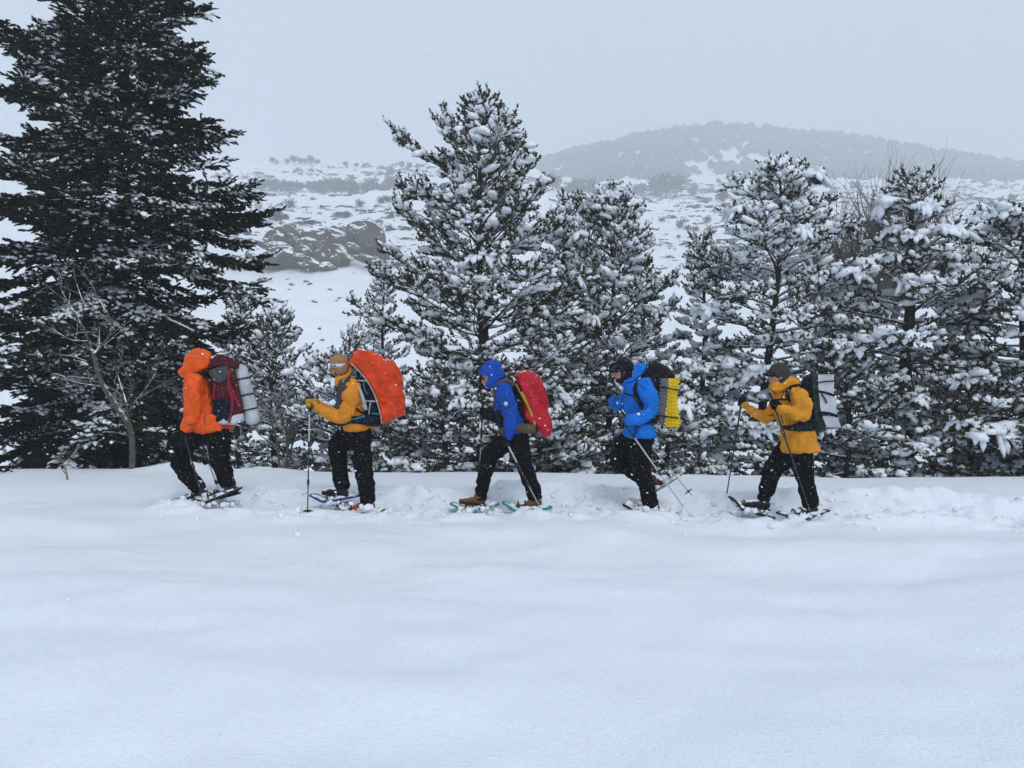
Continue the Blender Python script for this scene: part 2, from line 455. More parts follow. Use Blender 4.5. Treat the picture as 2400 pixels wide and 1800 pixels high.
# ------------------------------------------------------------------ conifers
def conifer(base, H, prof, seed, nb=60, el_top=55, el_bot=0, curve=18, droop=0, twig_ds=.13, twig_f=.42, twig_max=.75, sh_ds=.085, sh_len=.15, sh_r=.045,
            snow_p=.6, snow_r=.045, snow_len=1.0, pad_p=.2, pad_r=.07, trunk_r=.09, start=.06, lean=(0, 0), fir=False, extra=(), leaders=(), up=.35, low=1.0,
            inner=.25, tsnow=.5, pillow=.27):
    rng = np.random.default_rng(seed)
    if not fir: sh_r *= 1.06; sh_len *= 1.06; snow_r *= 1.04; sh_ds *= 1.22; tsnow *= .7; snow_p *= .72; nb = int(nb * 1.0)
    base = np.asarray(base, float)
    G_t, G_c, G_s = Geo(), Geo(), Geo()
    # trunk
    nt_ = 14
    tz = np.linspace(-0.4, H, nt_)
    f = np.clip(tz / H, 0, 1)
    wob = np.stack([0.05 * np.sin(f * 7 + seed) + lean[0] * f, 0.05 * np.cos(f * 6 + seed * 2) + lean[1] * f, tz], 1) + base
    G_t.tube(wob, trunk_r * (1 - f) ** 0.8 + 0.012, 9)
    def trunk_at(t): 
        return np.array([np.interp(t * H, tz, wob[:, c]) for c in range(3)])
    TW0, TD, TL, TB = [], [], [], []
    S0, S1, R0, R1 = [], [], [], []
    PADP, PADD = [], []
    specs = []
    for i in range(nb):
        t = start + (1 - start) * (((i + rng.uniform(0.1, .9)) / nb) ** low) * 0.985
        az = i * 2.39996 + rng.uniform(-.4, .4)
        L = np.interp(t, [p[0] for p in prof], [p[1] for p in prof]) * (rng.uniform(.5, 1.16) if fir else rng.uniform(.58, 1.16))
        el = el_bot + (el_top - el_bot) * t ** 1.4 + rng.uniform(-9, 9)
        specs.append((t, az, L, el))
    for (t, azd, L, el) in extra: specs.append((t, math.radians(azd), L, el))
    for (t, azd, L, el) in leaders: specs.append((t, math.radians(azd), L, el))
    for (t, az, L, el) in specs:
        L = max(L, 0.16)
        n = max(4, int(L / .16) + 2)
        s = np.linspace(0, 1, n)
        e = np.radians(el + curve * s * s - droop * np.sin(s * math.pi * .85) * (1 - .4 * t) + rng.normal(0, 3, n))
        a = az + np.cumsum(rng.normal(0, .07, n))
        d = np.stack([np.cos(a) * np.cos(e), np.sin(a) * np.cos(e), np.sin(e)], 1)
        P = trunk_at(min(t, .985)) + np.concatenate([[np.zeros(3)], np.cumsum(d[:-1] * (L / (n - 1)), 0)])
        r = (0.006 + 0.012 * L) * (1 - s) + 0.004
        S0.append(P[:-1]); S1.append(P[1:]); R0.append(r[:-1]); R1.append(r[1:])
        m = max(2, int(L * (1 - inner) / twig_ds) * (1 if not fir else 1))
        ss = inner + (1 - inner) * (np.arange(m) + rng.uniform(.1, .9, m)) / m
        for side in (-1, 1):
            pb = np.stack([np.interp(ss, s, P[:, c]) for c in range(3)], 1)
            db = nrm(np.stack([np.interp(ss, s, d[:, c]) for c in range(3)], 1))
            lat = nrm(np.cross(db, [0, 0, 1.0]))
            A = np.radians(rng.uniform(38, 68, m))
            td = nrm(db * np.cos(A)[:, None] + side * lat * np.sin(A)[:, None] + np.array([0, 0, 1.]) * rng.uniform(-.22, .32 if not fir else .05, m)[:, None])
            lt = np.minimum(twig_f * L * (1.08 - .75 * ss) * rng.uniform(.5, 1.25, m) + sh_len * .5, twig_max)
            TW0.append(pb); TD.append(td); TL.append(lt); TB.append(np.full(m, t))
        TW0.append(P[-2:-1]); TD.append(d[-1:]); TL.append(np.array([max(.2, L * .2)])); TB.append([t])
        if rng.random() < pad_p * .8 and L > .35:
            PADP.append(P[-1]); PADD.append(d[-1])
    W0, D, L_, TB = np.concatenate(TW0), np.concatenate(TD), np.concatenate(TL), np.concatenate(TB)
    W1 = W0 + D * L_[:, None]; W1[:, 2] += (L_ * rng.uniform(-.08, .16 if not fir else -.02, len(L_)))
    D = nrm(W1 - W0)
    G_c.sticks(np.concatenate(S0), np.concatenate(S1), np.concatenate(R0), np.concatenate(R1), 4, m=1)
    fw = (W0[:, 1] < base[1] + .6) | (rng.random(len(W0)) < .3)
    G_c.sticks(W0[fw], W1[fw], .0065, .004, 3, m=1)
    # shoots
    k = np.maximum(1, np.ceil(L_ / sh_ds)).astype(int)
    idx = np.repeat(np.arange(len(L_)), k)
    ofs = np.concatenate([np.arange(c) for c in k])
    fr = .22 + .78 * (ofs + rng.uniform(.3, 1, len(ofs))) / k[idx]
    Pp = W0[idx] + (W1 - W0)[idx] * fr[:, None]
    lat = nrm(np.cross(D[idx], [0, 0, 1.0]))
    sgn = np.where(ofs % 2 == 0, 1, -1)[:, None]
    tip = (ofs == k[idx] - 1)[:, None]
    SD = nrm(D[idx] * .8 + np.where(tip, 0.1, .62) * sgn * lat + np.array([[0, 0, up]]) + rng.normal(0, .2, (len(ofs), 3)))
    ln = sh_len * rng.uniform(.7, 1.25, len(ofs)); rr = sh_r * rng.uniform(.8, 1.2, len(ofs))
    C = Pp + SD * ln[:, None] * .5
    keep = rng.random(len(C)) > .84 * smooth(base[1] + .1, base[1] + .75, C[:, 1])
    if fir: keep &= rng.random(len(C)) > .38 * smooth(1.7, .6, np.hypot(C[:, 0] - base[0], C[:, 1] - base[1]))
    C, SD, ln, rr = C[keep], SD[keep], ln[keep], rr[keep]
    scatter(G_c, FIRT if fir else TUFTS, C, SD, ln, rr, rr, rng, 0)
    # snow on the shoots
    cl = .5 + .5 * vnoise(C[:, 0] * 2.2, C[:, 1] * 2.2, C[:, 2] * 2.6, seed=seed)
    pr = snow_p * (.35 + 1.3 * cl) * (1 if not fir else 1)
    if fir: pr = snow_p * smooth(.42, .75, cl) * 2.2
    has = rng.random(len(C)) < pr
    Cs, Ss = C[has], SD[has].copy()
    q = rng.uniform(.65, 1.35, has.sum()) * (.75 + .5 * cl[has])
    Ss[:, 2] -= rng.uniform(0, .35, len(Ss))
    scatter(G_s, SMALLB if fir else BLOBS, Cs + np.array([[0, 0, 1.]]) * (rr[has] * .45)[:, None], Ss, ln[has] * .44 * snow_len * np.sqrt(q), snow_r * q, snow_r * q * .85, rng)
    # snow lying along the twigs and the limbs
    a0 = (rng.random(len(W0)) < tsnow) & (W0[:, 1] < base[1] + .5)
    mid = (W0 + W1)[a0] / 2; mid[:, 2] += .012
    scatter(G_s, SMALLB, mid, (W1 - W0)[a0], L_[a0] * .46, .014 + .008 * rng.random(a0.sum()), .016, rng)
    B0, B1 = np.concatenate(S0), np.concatenate(S1); ok = (rng.random(len(B0)) < tsnow * 1.2) & (np.abs(nrm(B1 - B0)[:, 2]) < .8)
    mid = (B0 + B1)[ok] / 2; rad = np.concatenate(R0)[ok]; mid[:, 2] += rad * .9
    scatter(G_s, SMALLB, mid, (B1 - B0)[ok], np.linalg.norm((B1 - B0)[ok], axis=1) * .62, rad * .9 + .006, rad * .5 + .012, rng)
    # pillows of snow that bridge whole twigs
    if not fir:
        pw = (W0[:, 1] < base[1] + .6) & (rng.random(len(W0)) < pillow * (.3 + 1.4 * (.5 + .5 * vnoise(W1[:, 0] * 1.7, W1[:, 1] * 1.7, W1[:, 2] * 2.0, seed=seed + 5)))) & (L_ > .16)
        cp = W0[pw] + (W1 - W0)[pw] * rng.uniform(.55, .95, (pw.sum(), 1)); cp[:, 2] += .035
        dp = D[pw].copy(); dp[:, 2] -= rng.uniform(.0, .45, len(dp)); qp = rng.uniform(.7, 1.6, len(dp)) * snow_r / .05
        scatter(G_s, PILLOWS, cp, dp, np.minimum(L_[pw] * .38, .17) * rng.uniform(.8, 1.2, len(dp)) + .03, .075 * qp, .058 * qp, rng)
    # heavy pads with drooping fingers at limb ends
    for p, d in zip(PADP, PADD):
        nfi = rng.integers(6, 10); sc = rng.uniform(.55, 1.2) * pad_r / .07
        dh = nrm(np.array([[d[0], d[1], 0.0]]))[0]; lt_ = np.array([-dh[1], dh[0], 0.0])
        of = np.linspace(-1, 1, nfi) + rng.normal(0, .1, nfi)
        wd = rng.uniform(.15, .24) * sc
        fd = nrm(dh[None] * rng.uniform(.15, .7, (nfi, 1)) + lt_[None] * (of * rng.uniform(.2, .7, nfi))[:, None] + np.array([[0, 0, -1.]]) * rng.uniform(.35, 1.1, (nfi, 1)))
        lf = (.04 + .17 * rng.random(nfi) ** 2) * sc
        c0 = p - dh * .07 * sc + np.array([0, 0, .035])
        cf = c0 + lt_[None] * (of * wd)[:, None] + dh[None] * (.09 * sc * (1 - .5 * of ** 2))[:, None] + np.array([[0, 0, -.02 * sc]])
        scatter(G_s, BLOBS, cf + fd * (lf * .5)[:, None], fd, lf * .7 + .035 * sc, .052 * sc * rng.uniform(.6, 1.35, nfi), .045 * sc * rng.uniform(.8, 1.2, nfi), rng)
        nl = 9; ol = np.linspace(-.95, .95, nl) + rng.normal(0, .08, nl)
        scatter(G_s, BLOBS, c0 + lt_[None] * (ol * wd)[:, None] + np.array([[0, 0, .02 * sc]]) + dh[None] * (.16 * sc * (rng.random((nl, 1)) - .55)) - np.array([[0, 0, .06 * sc]]) * (ol ** 2)[:, None], np.tile(dh[None], (nl, 1)) + rng.normal(0, .2, (nl, 3)),
                .13 * sc * rng.uniform(.8, 1.2, nl), .085 * sc * rng.uniform(.8, 1.2, nl), .065 * sc * rng.uniform(.8, 1.2, nl), rng)
        fd2 = np.repeat(fd, 2, 0) + rng.normal(0, .25, (2 * nfi, 3))
        scatter(G_c, TUFTS, np.repeat(cf, 2, 0) - dh * .06 * sc + rng.normal(0, .025, (2 * nfi, 3)) - [0, 0, .035], nrm(fd2), np.full(2 * nfi, .14 * sc), np.full(2 * nfi, .04), np.full(2 * nfi, .04), rng, 0)
    return G_t, G_c, G_s

def plant(name, label, cat, base, group=None, needles=None, **kw):
    G_t, G_c, G_s = conifer(base, **kw)
    t = tag(empty(name, base), label, cat, group)
    build(G_t, 'trunk', M_bark, t, base)
    c = build(G_c, 'crown', [needles or M_pine, M_twig], t, base, smooth_shade=False)
    build(G_s, 'snow_load', M_tsnow, c, base)['kind'] = 'stuff'
    return t

def foot(px, Y):
    x = (px - CX) / F * Y
    return np.array([x, Y, float(height(x, Y))])
def zat(py, Y): return CAMZ - (py - HY) / F * Y

def H_of(px, py, Y): return zat(py, Y) - foot(px, Y)[2]

TREEG = 'conifers behind the trail'
def tree_profile(px, Y, apex_py, rows):
    b = foot(px, Y); H = zat(apex_py, Y) - b[2]
    pr = sorted([((zat(py, Y) - b[2]) / H, hw * Y / F) for py, hw in rows])
    return b, H, pr

# the big dark fir at the left edge
b, H, pr = tree_profile(285, 14.6, -330, [(1150, 345), (900, 350), (700, 330), (520, 295), (350, 255), (200, 220), (0, 170), (-150, 100), (-330, 10)])
plant('fir_tree', 'huge dark fir towering over the leading hiker, only lightly dusted with snow', 'tree', b, TREEG, needles=M_fir, H=H, prof=pr, seed=4, nb=245, el_top=25, el_bot=-2, curve=30,
      droop=38, twig_ds=.085, twig_f=.36, twig_max=.62, sh_ds=.055, sh_len=.155, sh_r=.05, snow_p=.64, snow_r=.036, pad_p=0, trunk_r=.2, start=.03, fir=True, up=.12, inner=.08, tsnow=.12, low=1.0,
      extra=[(.63, 0, 2.1, -8), (.60, -20, 1.9, -10), (.49, -6, 2.5, -12), (.42, 5, 2.95, -14), (.31, -10, 2.9, -10), (.25, 8, 3.0, -8), (.70, -12, 1.8, 0), (.66, 190, 2.6, 4), (.7, 205, 2.3, 8), (.56, 185, 2.8, 0)])
# bushy young pine behind the leading hiker's pack
b, H, pr = tree_profile(640, 12.9, 742, [(1130, 95), (950, 105), (850, 90), (790, 60), (742, 8)])
plant('pine_tree', 'low twiggy young pine behind the maroon backpack', 'tree', b, TREEG, H=H, prof=pr, seed=7, nb=70, el_top=50, el_bot=-6, sh_len=.11, sh_r=.035, snow_p=.6, snow_r=.032, pad_p=.05, trunk_r=.05, start=.02,
      leaders=[(.7, 200, .7, 70), (.7, 10, .7, 72)])
b, H, pr = tree_profile(560, 13.6, 700, [(1130, 90), (950, 110), (850, 80), (760, 40), (700, 6)])
plant('pine_tree', 'young pine squeezed between the big fir and the twiggy young pine', 'tree', b, TREEG, H=H, prof=pr, seed=8, nb=60, el_top=45, el_bot=-8, sh_len=.11, sh_r=.035, snow_p=.6, snow_r=.03, pad_p=.05, trunk_r=.05, start=.02)
# slim spire left of the centre pine
b, H, pr = tree_profile(902, 16.5, 628, [(1150, 75), (900, 70), (800, 55), (740, 42), (690, 30), (640, 12), (628, 4)])
plant('spruce_tree', 'slim young spruce spire just left of the tall centre pine', 'tree', b, TREEG, H=H, prof=pr, seed=12, nb=64, el_top=42, el_bot=10, twig_ds=.15, sh_len=.13, sh_r=.038, snow_p=.75, snow_r=.042, pad_p=.15, pad_r=.055, trunk_r=.05)
# two saplings
for i, (px, ap, Y) in enumerate(((814, 786, 15.0), (833, 776, 15.6))):
    b, H, pr = tree_profile(px, Y, ap, [(1100, 60), (900, 42), (850, 22), (800, 10), (776, 3)])
    plant('pine_tree', ('thin sapling tip peeking up behind the beige beanie', 'taller of the two sapling tips above the orange rain cover')[i], 'tree', b, TREEG, H=H, prof=pr, seed=20 + i, nb=40,
          el_top=50, el_bot=5, sh_len=.1, sh_r=.03, snow_p=.6, snow_r=.032, pad_p=.05, trunk_r=.03)
# low pine between hikers one and two
b, H, pr = tree_profile(800, 12.4, 850, [(1150, 150), (1000, 160), (930, 130), (880, 70), (850, 8)])
plant('pine_tree', 'low spreading pine behind the hiker with the orange rain cover', 'tree', b, TREEG, H=H, prof=pr, seed=25, nb=64, el_top=40, el_bot=-6, sh_len=.12, sh_r=.038, snow_p=.75, snow_r=.042, pad_p=.25, pad_r=.06, trunk_r=.05, start=.02)
# the tall centre pine
b, H, pr = tree_profile(1130, 13.4, 250, [(1150, 285), (950, 290), (850, 270), (750, 245), (650, 215), (560, 190), (480, 160), (400, 135), (330, 95), (290, 60), (250, 14)])
plant('pine_tree', 'tallest pine in the middle of the picture with an open snowy crown', 'tree', b, TREEG, H=H, prof=pr, seed=31, nb=105, el_top=62, el_bot=-6, curve=20, twig_ds=.125, sh_len=.15, sh_r=.044, snow_p=.72, snow_r=.046,
      pad_p=.22, pad_r=.062, trunk_r=.13, start=.03, extra=[(.80, 178, 1.75, 26), (.74, 170, 1.4, 8), (.83, 2, 1.05, 62), (.7, -5, 1.35, 24), (.52, 180, 1.9, 8), (.6, 0, 1.6, 20), (.88, 160, .75, 66), (.9, 20, .8, 64), (.93, 250, .55, 74), (.86, 330, .7, 60), (.8, 10, 1.15, 50)])
# pines right of it
b, H, pr = tree_profile(1335, 16.5, 478, [(1150, 130), (900, 130), (700, 110), (600, 90), (520, 50), (448, 8)])
plant('pine_tree', 'half hidden pine between the centre pine and the broad pine', 'tree', b, TREEG, H=H, prof=pr, seed=37, nb=75, el_top=60, el_bot=0, sh_len=.16, sh_r=.046, snow_p=.72, snow_r=.05, pad_p=.15, trunk_r=.08, start=.03)
b, H, pr = tree_profile(1432, 14.3, 452, [(1150, 190), (950, 190), (800, 172), (700, 158), (600, 122), (540, 82), (490, 45), (452, 12)])
plant('pine_tree', 'broad bushy pine behind the black pack and yellow foam mat', 'tree', b, TREEG, H=H, prof=pr, seed=41, nb=100, el_top=62, el_bot=-4, twig_ds=.125, sh_len=.145, sh_r=.042, snow_p=.8, snow_r=.05, pad_p=.3, pad_r=.066, trunk_r=.065, start=.02,
      leaders=[(.84, 190, .7, 76), (.87, 10, .65, 78)])
b, H, pr = tree_profile(1258, 12.2, 905, [(1150, 130), (1020, 135), (960, 100), (905, 8)])
plant('pine_tree', 'low snow-laden pine behind the red rain cover', 'tree', b, TREEG, H=H, prof=pr, seed=43, nb=56, el_top=35, el_bot=-8, sh_len=.12, sh_r=.038, snow_p=.85, snow_r=.048, pad_p=.5, pad_r=.062, trunk_r=.05, start=.02)
b, H, pr = tree_profile(1645, 15.0, 552, [(1150, 90), (950, 95), (800, 85), (720, 66), (650, 45), (600, 26), (552, 5)])
plant('spruce_tree', 'narrow young spruce standing alone in the gap right of the broad pine', 'tree', b, TREEG, H=H, prof=pr, seed=47, nb=74, el_top=45, el_bot=0, curve=-10, twig_ds=.14, sh_len=.13, sh_r=.036, snow_p=.85, snow_r=.047, pad_p=.45, pad_r=.06, trunk_r=.07, start=.06)
b, H, pr = tree_profile(1560, 12.6, 870, [(1150, 120), (1000, 120), (920, 80), (870, 8)])
plant('pine_tree', 'low snow-laden pine left of the last hiker', 'tree', b, TREEG, H=H, prof=pr, seed=48, nb=56, el_top=35, el_bot=-8, sh_len=.12, sh_r=.038, snow_p=.85, snow_r=.048, pad_p=.45, pad_r=.062, trunk_r=.05, start=.02)
# twin-topped pine
b, H, pr = tree_profile(1778, 13.2, 398, [(1150, 215), (950, 225), (820, 215), (720, 195), (640, 172), (560, 145), (480, 100), (440, 60), (398, 8)])
plant('pine_tree', 'twin-topped snow-laden pine rising above the last hiker', 'tree', b, TREEG, H=H, prof=pr, seed=53, nb=92, el_top=48, el_bot=-8, curve=-14, twig_ds=.135, sh_len=.15, sh_r=.04, snow_p=.85, snow_r=.052, pad_p=.62, pad_r=.074, trunk_r=.085, lean=(.42, 0),
      start=.03, leaders=[(.80, 5, 1.25, 78), (.97, 0, .3, 85)])
# broad pine near the right edge
b, H, pr = tree_profile(2128, 12.7, 420, [(1150, 230), (950, 240), (820, 225), (720, 190), (650, 150), (580, 110), (500, 70), (455, 44), (420, 8)])
plant('pine_tree', 'broad pine with thick dark trunk and heavy snow pads near the right edge', 'tree', b, TREEG, H=H, prof=pr, seed=59, nb=84, el_top=46, el_bot=-8, curve=-16, twig_ds=.135, sh_len=.15, sh_r=.04, snow_p=.72, snow_r=.05, pad_p=.75, pad_r=.088, trunk_r=.15, start=.03)
b, H, pr = tree_profile(2400, 12.2, 500, [(1150, 240), (950, 240), (800, 210), (680, 190), (600, 150), (540, 100), (500, 10)])
plant('pine_tree', 'dark pine cut by the right edge of the picture with drooping snowy limbs', 'tree', b, TREEG, H=H, prof=pr, seed=61, nb=80, el_top=30, el_bot=-10, curve=-16, twig_ds=.13, sh_len=.15, sh_r=.04, snow_p=.6, snow_r=.048, pad_p=.7, pad_r=.088, trunk_r=.12, start=.03)
b, H, pr = tree_profile(1985, 12.3, 800, [(1150, 140), (1000, 150), (900, 110), (840, 60), (800, 8)])
plant('pine_tree', 'low pine filling the gap behind the white folded mat', 'tree', b, TREEG, H=H, prof=pr, seed=67, nb=60, el_top=35, el_bot=-8, sh_len=.12, sh_r=.038, snow_p=.7, snow_r=.045, pad_p=.35, pad_r=.06, trunk_r=.05, start=.02)
b, H, pr = tree_profile(2275, 12.0, 870, [(1150, 170), (1000, 170), (930, 110), (870, 8)])
plant('pine_tree', 'dark low pine below the broad pine near the right edge', 'tree', b, TREEG, H=H, prof=pr, seed=68, nb=60, el_top=30, el_bot=-8, sh_len=.12, sh_r=.038, snow_p=.4, snow_r=.04, pad_p=.15, pad_r=.06, trunk_r=.05, start=.02)
b, H, pr = tree_profile(1040, 12.3, 860, [(1150, 150), (1000, 150), (930, 100), (860, 8)])
plant('pine_tree', 'low tangled pine in front of the tallest pine, left of the blue hood', 'tree', b, TREEG, H=H, prof=pr, seed=69, nb=52, el_top=35, el_bot=-8, sh_len=.12, sh_r=.036, snow_p=.6, snow_r=.042, pad_p=.2, pad_r=.06, trunk_r=.05, start=.02)
# ------------------------------------------------------------------ bare trees
def bare(G, p0, d0, L, r, depth, rng, spread=.55, up=.25, seg=5, ratio=.68, kids=(2, 4)):
    n = 5
    P = [np.array(p0, float)]; d = np.array(d0, float)
    for i in range(n):
        d = d + rng.normal(0, .09, 3) + np.array([0, 0, up * .12]); d /= np.linalg.norm(d)
        P.append(P[-1] + d * L / n)
    P = np.array(P)
    R = np.linspace(r, r * .55, n + 1)
    G.sticks(P[:-1], P[1:], R[:-1], R[1:], seg if depth > 1 else 3)
    if depth == 0: return
    for i in range(rng.integers(*kids) + 1):
        f = rng.uniform(.35, 1.0); k = min(n - 1, int(f * n))
        q = P[k] + (P[k + 1] - P[k]) * (f * n - k)
        nd = d + rng.normal(0, spread, 3) + np.array([0, 0, up]); nd /= np.linalg.norm(nd)
        bare(G, q, nd, L * ratio * rng.uniform(.7, 1.15), R[k] * .6, depth - 1, rng, spread, up, seg, ratio, kids)

YB = 11.3
def zb(zx, zy, dy=0.0):
    px, py = zx / 2.766, 550 + zy / 2.766; Y = YB + dy
    return np.array([(px - CX) / F * Y, Y, CAMZ - (py - HY) / F * Y])
bb = zb(855, 1500)
bt = tag(empty('bare_tree', bb), 'bare pale-barked tree leaning left before the huge fir', 'tree')
rng = np.random.default_rng(77)
def curve_pts(ps, k=5):
    ps = np.array(ps); n = len(ps); out = []
    for i in range(n - 1):
        p0, p1, p2, p3 = ps[max(i - 1, 0)], ps[i], ps[i + 1], ps[min(i + 2, n - 1)]
        for t in np.arange(k) / k:
            out.append(.5 * ((2 * p1) + (-p0 + p2) * t + (2 * p0 - 5 * p1 + 4 * p2 - p3) * t * t + (-p0 + 3 * p1 - 3 * p2 + p3) * t ** 3))
    out.append(ps[-1]); return np.array(out)
gt = Geo()
main = curve_pts([zb(855, 1560), zb(850, 1280), zb(745, 1105, -.05), zb(660, 960, -.1), zb(612, 800, -.1), zb(600, 755, -.1)])
gt.tube(main, np.linspace(.048, .028, len(main)), 10)
build(gt, 'trunk', M_grey, bt, bb)
gb = Geo()
limbs = [([(600, 760), (560, 650), (505, 550), (445, 450), (400, 360), (380, 250)], .03), ([(612, 770), (660, 720), (715, 645), (728, 570), (690, 500), (640, 420), (590, 310)], .028),
         ([(665, 985), (580, 975), (480, 955), (400, 915), (345, 900)], .022), ([(640, 960), (560, 930), (440, 920)], .016), ([(565, 690), (470, 685), (400, 650), (340, 610)], .016),
         ([(850, 1290), (830, 1180), (815, 1080), (760, 900), (740, 800)], .026), ([(835, 1150), (880, 1080), (960, 980), (1020, 870), (1035, 780)], .018), ([(700, 1130), (600, 1110), (500, 1070)], .014),
         ([(560, 820), (470, 790), (380, 780)], .012), ([(830, 1080), (850, 980), (800, 860), (770, 770)], .014), ([(520, 570), (540, 460), (500, 330), (470, 220)], .015), ([(900, 1060), (1000, 1000), (1100, 930)], .01)]
for ps, r in limbs:
    c = curve_pts([zb(x, y, -.1 + rng.uniform(-.12, .12)) for x, y in ps])
    r *= .75; rr = np.linspace(r, r * .35, len(c)); gb.tube(c, rr, 7)
    for i in range(2, len(c), 2):
        d = nrm(c[i] - c[i - 1]) + rng.normal(0, .6, 3); d /= np.linalg.norm(d)
        bare(gb, c[i], d, rng.uniform(.18, .42), rr[i] * .42, 1, rng, spread=.6, up=.3, kids=(1, 3))
build(gb, 'crown', M_grey, bt, bb)

# slender bare trees behind the right-hand pines
def bare_tree(name, label, px, py_base, py_top, Y, seed, stems=3, mat_=None, depth=4, spread=.38, group=None, base=None):
    rng = np.random.default_rng(seed)
    b = foot(px, Y) if base is None else np.asarray(base, float)
    H = zat(py_top, b[1]) - b[2]
    t = tag(empty(name, b), label, 'tree', group)
    g1, g2 = Geo(), Geo()
    for s in range(stems):
        d = np.array([rng.uniform(-.2, .2), rng.uniform(-.2, .2), 1.]); d /= np.linalg.norm(d)
        top = b + d * H * .38
        g1.sticks([b - [0, 0, .3]], [top], [.009 * H + .006], [.008 * H], 7)
        for k in range(4): bare(g2, b + (top - b) * rng.uniform(.6, 1), nrm(d + rng.normal(0, .2, 3) * [1, 1, .2]), H * rng.uniform(.25, .36), .0095 * H, depth - 1, rng, spread, .32, 4, .66, (2, 5))
    build(g1, 'trunk', mat_ or M_redtw, t, b); build(g2, 'crown', mat_ or M_redtw, t, b)
    return t
bare_tree('bare_shrub', 'snow-lined bare twigs spreading between the leader\'s pack and the second hiker', 665, 1100, 880, 11.7, 79, 3, M_grey, 4, .6)
BG = 'bare trees behind the pines'
bare_tree('bare_tree', 'tall reddish bare tree rising behind the broad right pine', 2040, 700, 355, 33, 81, 5, group=BG)
bare_tree('bare_tree', 'reddish bare tree filling the gap between the two right pines', 1985, 700, 420, 31, 82, 6, group=BG)
bare_tree('bare_tree', 'small bare tree to the right of the broad right pine top', 2225, 650, 470, 36, 83, 2, group=BG)
bare_tree('bare_tree', 'bare bush-like tree just behind the twin-topped pine', 1965, 700, 520, 29, 84, 3, group=BG)

# ------------------------------------------------------------------ hillside: rocks, shrubs, far trees
def rock_mesh(seed, sub=3):
    bm = bmesh.new(); bmesh.ops.create_icosphere(bm, subdivisions=sub, radius=1.0)
    rr = random.Random(seed)
    planes = []
    for i in range(16):
        v = Vector((rr.uniform(-1, 1), rr.uniform(-1, 1), rr.uniform(-.4, 1))).normalized(); planes.append((v, rr.uniform(.42, .78)))
    off = Vector((seed * 3.1, seed * 1.7, 0))
    for v in bm.verts:
        for nrm_, dd in planes:
            k = v.co.dot(nrm_)
            if k > dd: v.co -= nrm_ * (k - dd) * .9
        v.co *= 1 + .12 * mnoise.fractal(v.co * 1.6 + off, 1.0, 2.0, 4) + .14 * (.35 - abs(mnoise.noise(v.co * 2.4 + off))) + .04 * (.3 - abs(mnoise.noise(v.co * 7 + off)))
    me = bpy.data.meshes.new('rock'); bm.to_mesh(me); bm.free()
    me.materials.append(M_rock)
    return me
ROCKS = [rock_mesh(i, 4) for i in range(6)]
def zoom3(zx, zy): return 480 + zx / 3.317, 350 + zy / 3.317
oc = on_ray(*zoom3(900, 900), y0=40)
YO = oc[1]
outcrop = tag(empty('rock_outcrop', oc), 'craggy brown rock outcrop on the snowy slope', 'rock outcrop')
# (zoom x, zoom y, half width, half height, depth offset, tilt degrees)
specs = [(1000, 690, 130, 75, 4, 12), (1180, 660, 130, 85, 4, 18), (1310, 690, 110, 80, 4, 28), (880, 680, 90, 70, 2, 30), (800, 760, 100, 80, 1, 8), (930, 830, 90, 75, 0, 25), (1050, 800, 100, 55, 1, 35),
         (620, 630, 110, 50, 4, 10), (560, 690, 90, 45, 2, 8), (400, 730, 120, 32, 2, 12), (560, 750, 120, 40, 1, 8), (430, 820, 110, 50, 0, 0), (590, 840, 120, 55, -1, -8), (720, 860, 90, 40, -1, 10),
         (830, 890, 100, 36, -2, 14), (960, 910, 60, 25, -2, 5), (1160, 760, 60, 32, 1, 30), (1390, 790, 60, 40, 2, 20), (1240, 840, 60, 24, 0, 12), (1320, 880, 50, 20, 0, 10), (690, 710, 70, 40, 3, 14), (1060, 620, 90, 40, 6, 10),
         (860, 620, 70, 50, 6, 0), (650, 580, 60, 25, 7, 0), (760, 800, 60, 60, 0, 15), (1010, 860, 50, 40, -1, 20), (330, 640, 30, 18, 5, 0), (840, 560, 50, 14, 9, 0)]
for i, (zx, zy, hw, hh, dy, tilt) in enumerate(specs):
    px, py = zoom3(zx, zy); Y = YO + dy * KB
    s = Y / F / 3.317
    o = link('rock', ROCKS[i % 6], M_rock, outcrop)
    o.location = Vector(((px - CX) / F * Y, Y, zat(py, Y))) - Vector(oc)
    o.scale = (hw * s * 1.5, max(hw, hh) * s * 1.0, hh * s * 1.6)
    o.rotation_euler = (random.uniform(-.2, .2), math.radians(tilt), random.uniform(-.5, .5))
small = [(680, 1045), (820, 1045), (665, 1095), (640, 1010), (790, 1020), (980, 1085), (850, 1180), (1050, 1155), (520, 920), (610, 925), (890, 1395), (1180, 1200), (1010, 1180), (640, 530), (920, 460), (850, 380), (1080, 910), (1150, 960), (940, 965), (910, 1480), (960, 1540)]
for i, (zx, zy) in enumerate(sorted(small)):
    p = on_ray(*zoom3(zx, zy), y0=30); s = p[1] / F / 3.317
    o = link('rock', ROCKS[(i * 5) % 6], M_rock, None, p - [0, 0, .05])
    k = random.uniform(14, 34); o.scale = (k * s * 1.4, k * s, k * s * .5); o.rotation_euler = (0, random.uniform(-.3, .3), random.uniform(0, 6))
    tag(o, 'small dark stone breaking through the snow slope, %s from the left' % ['first second third fourth fifth sixth seventh eighth ninth tenth eleventh twelfth thirteenth fourteenth fifteenth sixteenth seventeenth eighteenth nineteenth twentieth twenty-first'.split()][0][i], 'rock', 'stones scattered on the snowy slope')

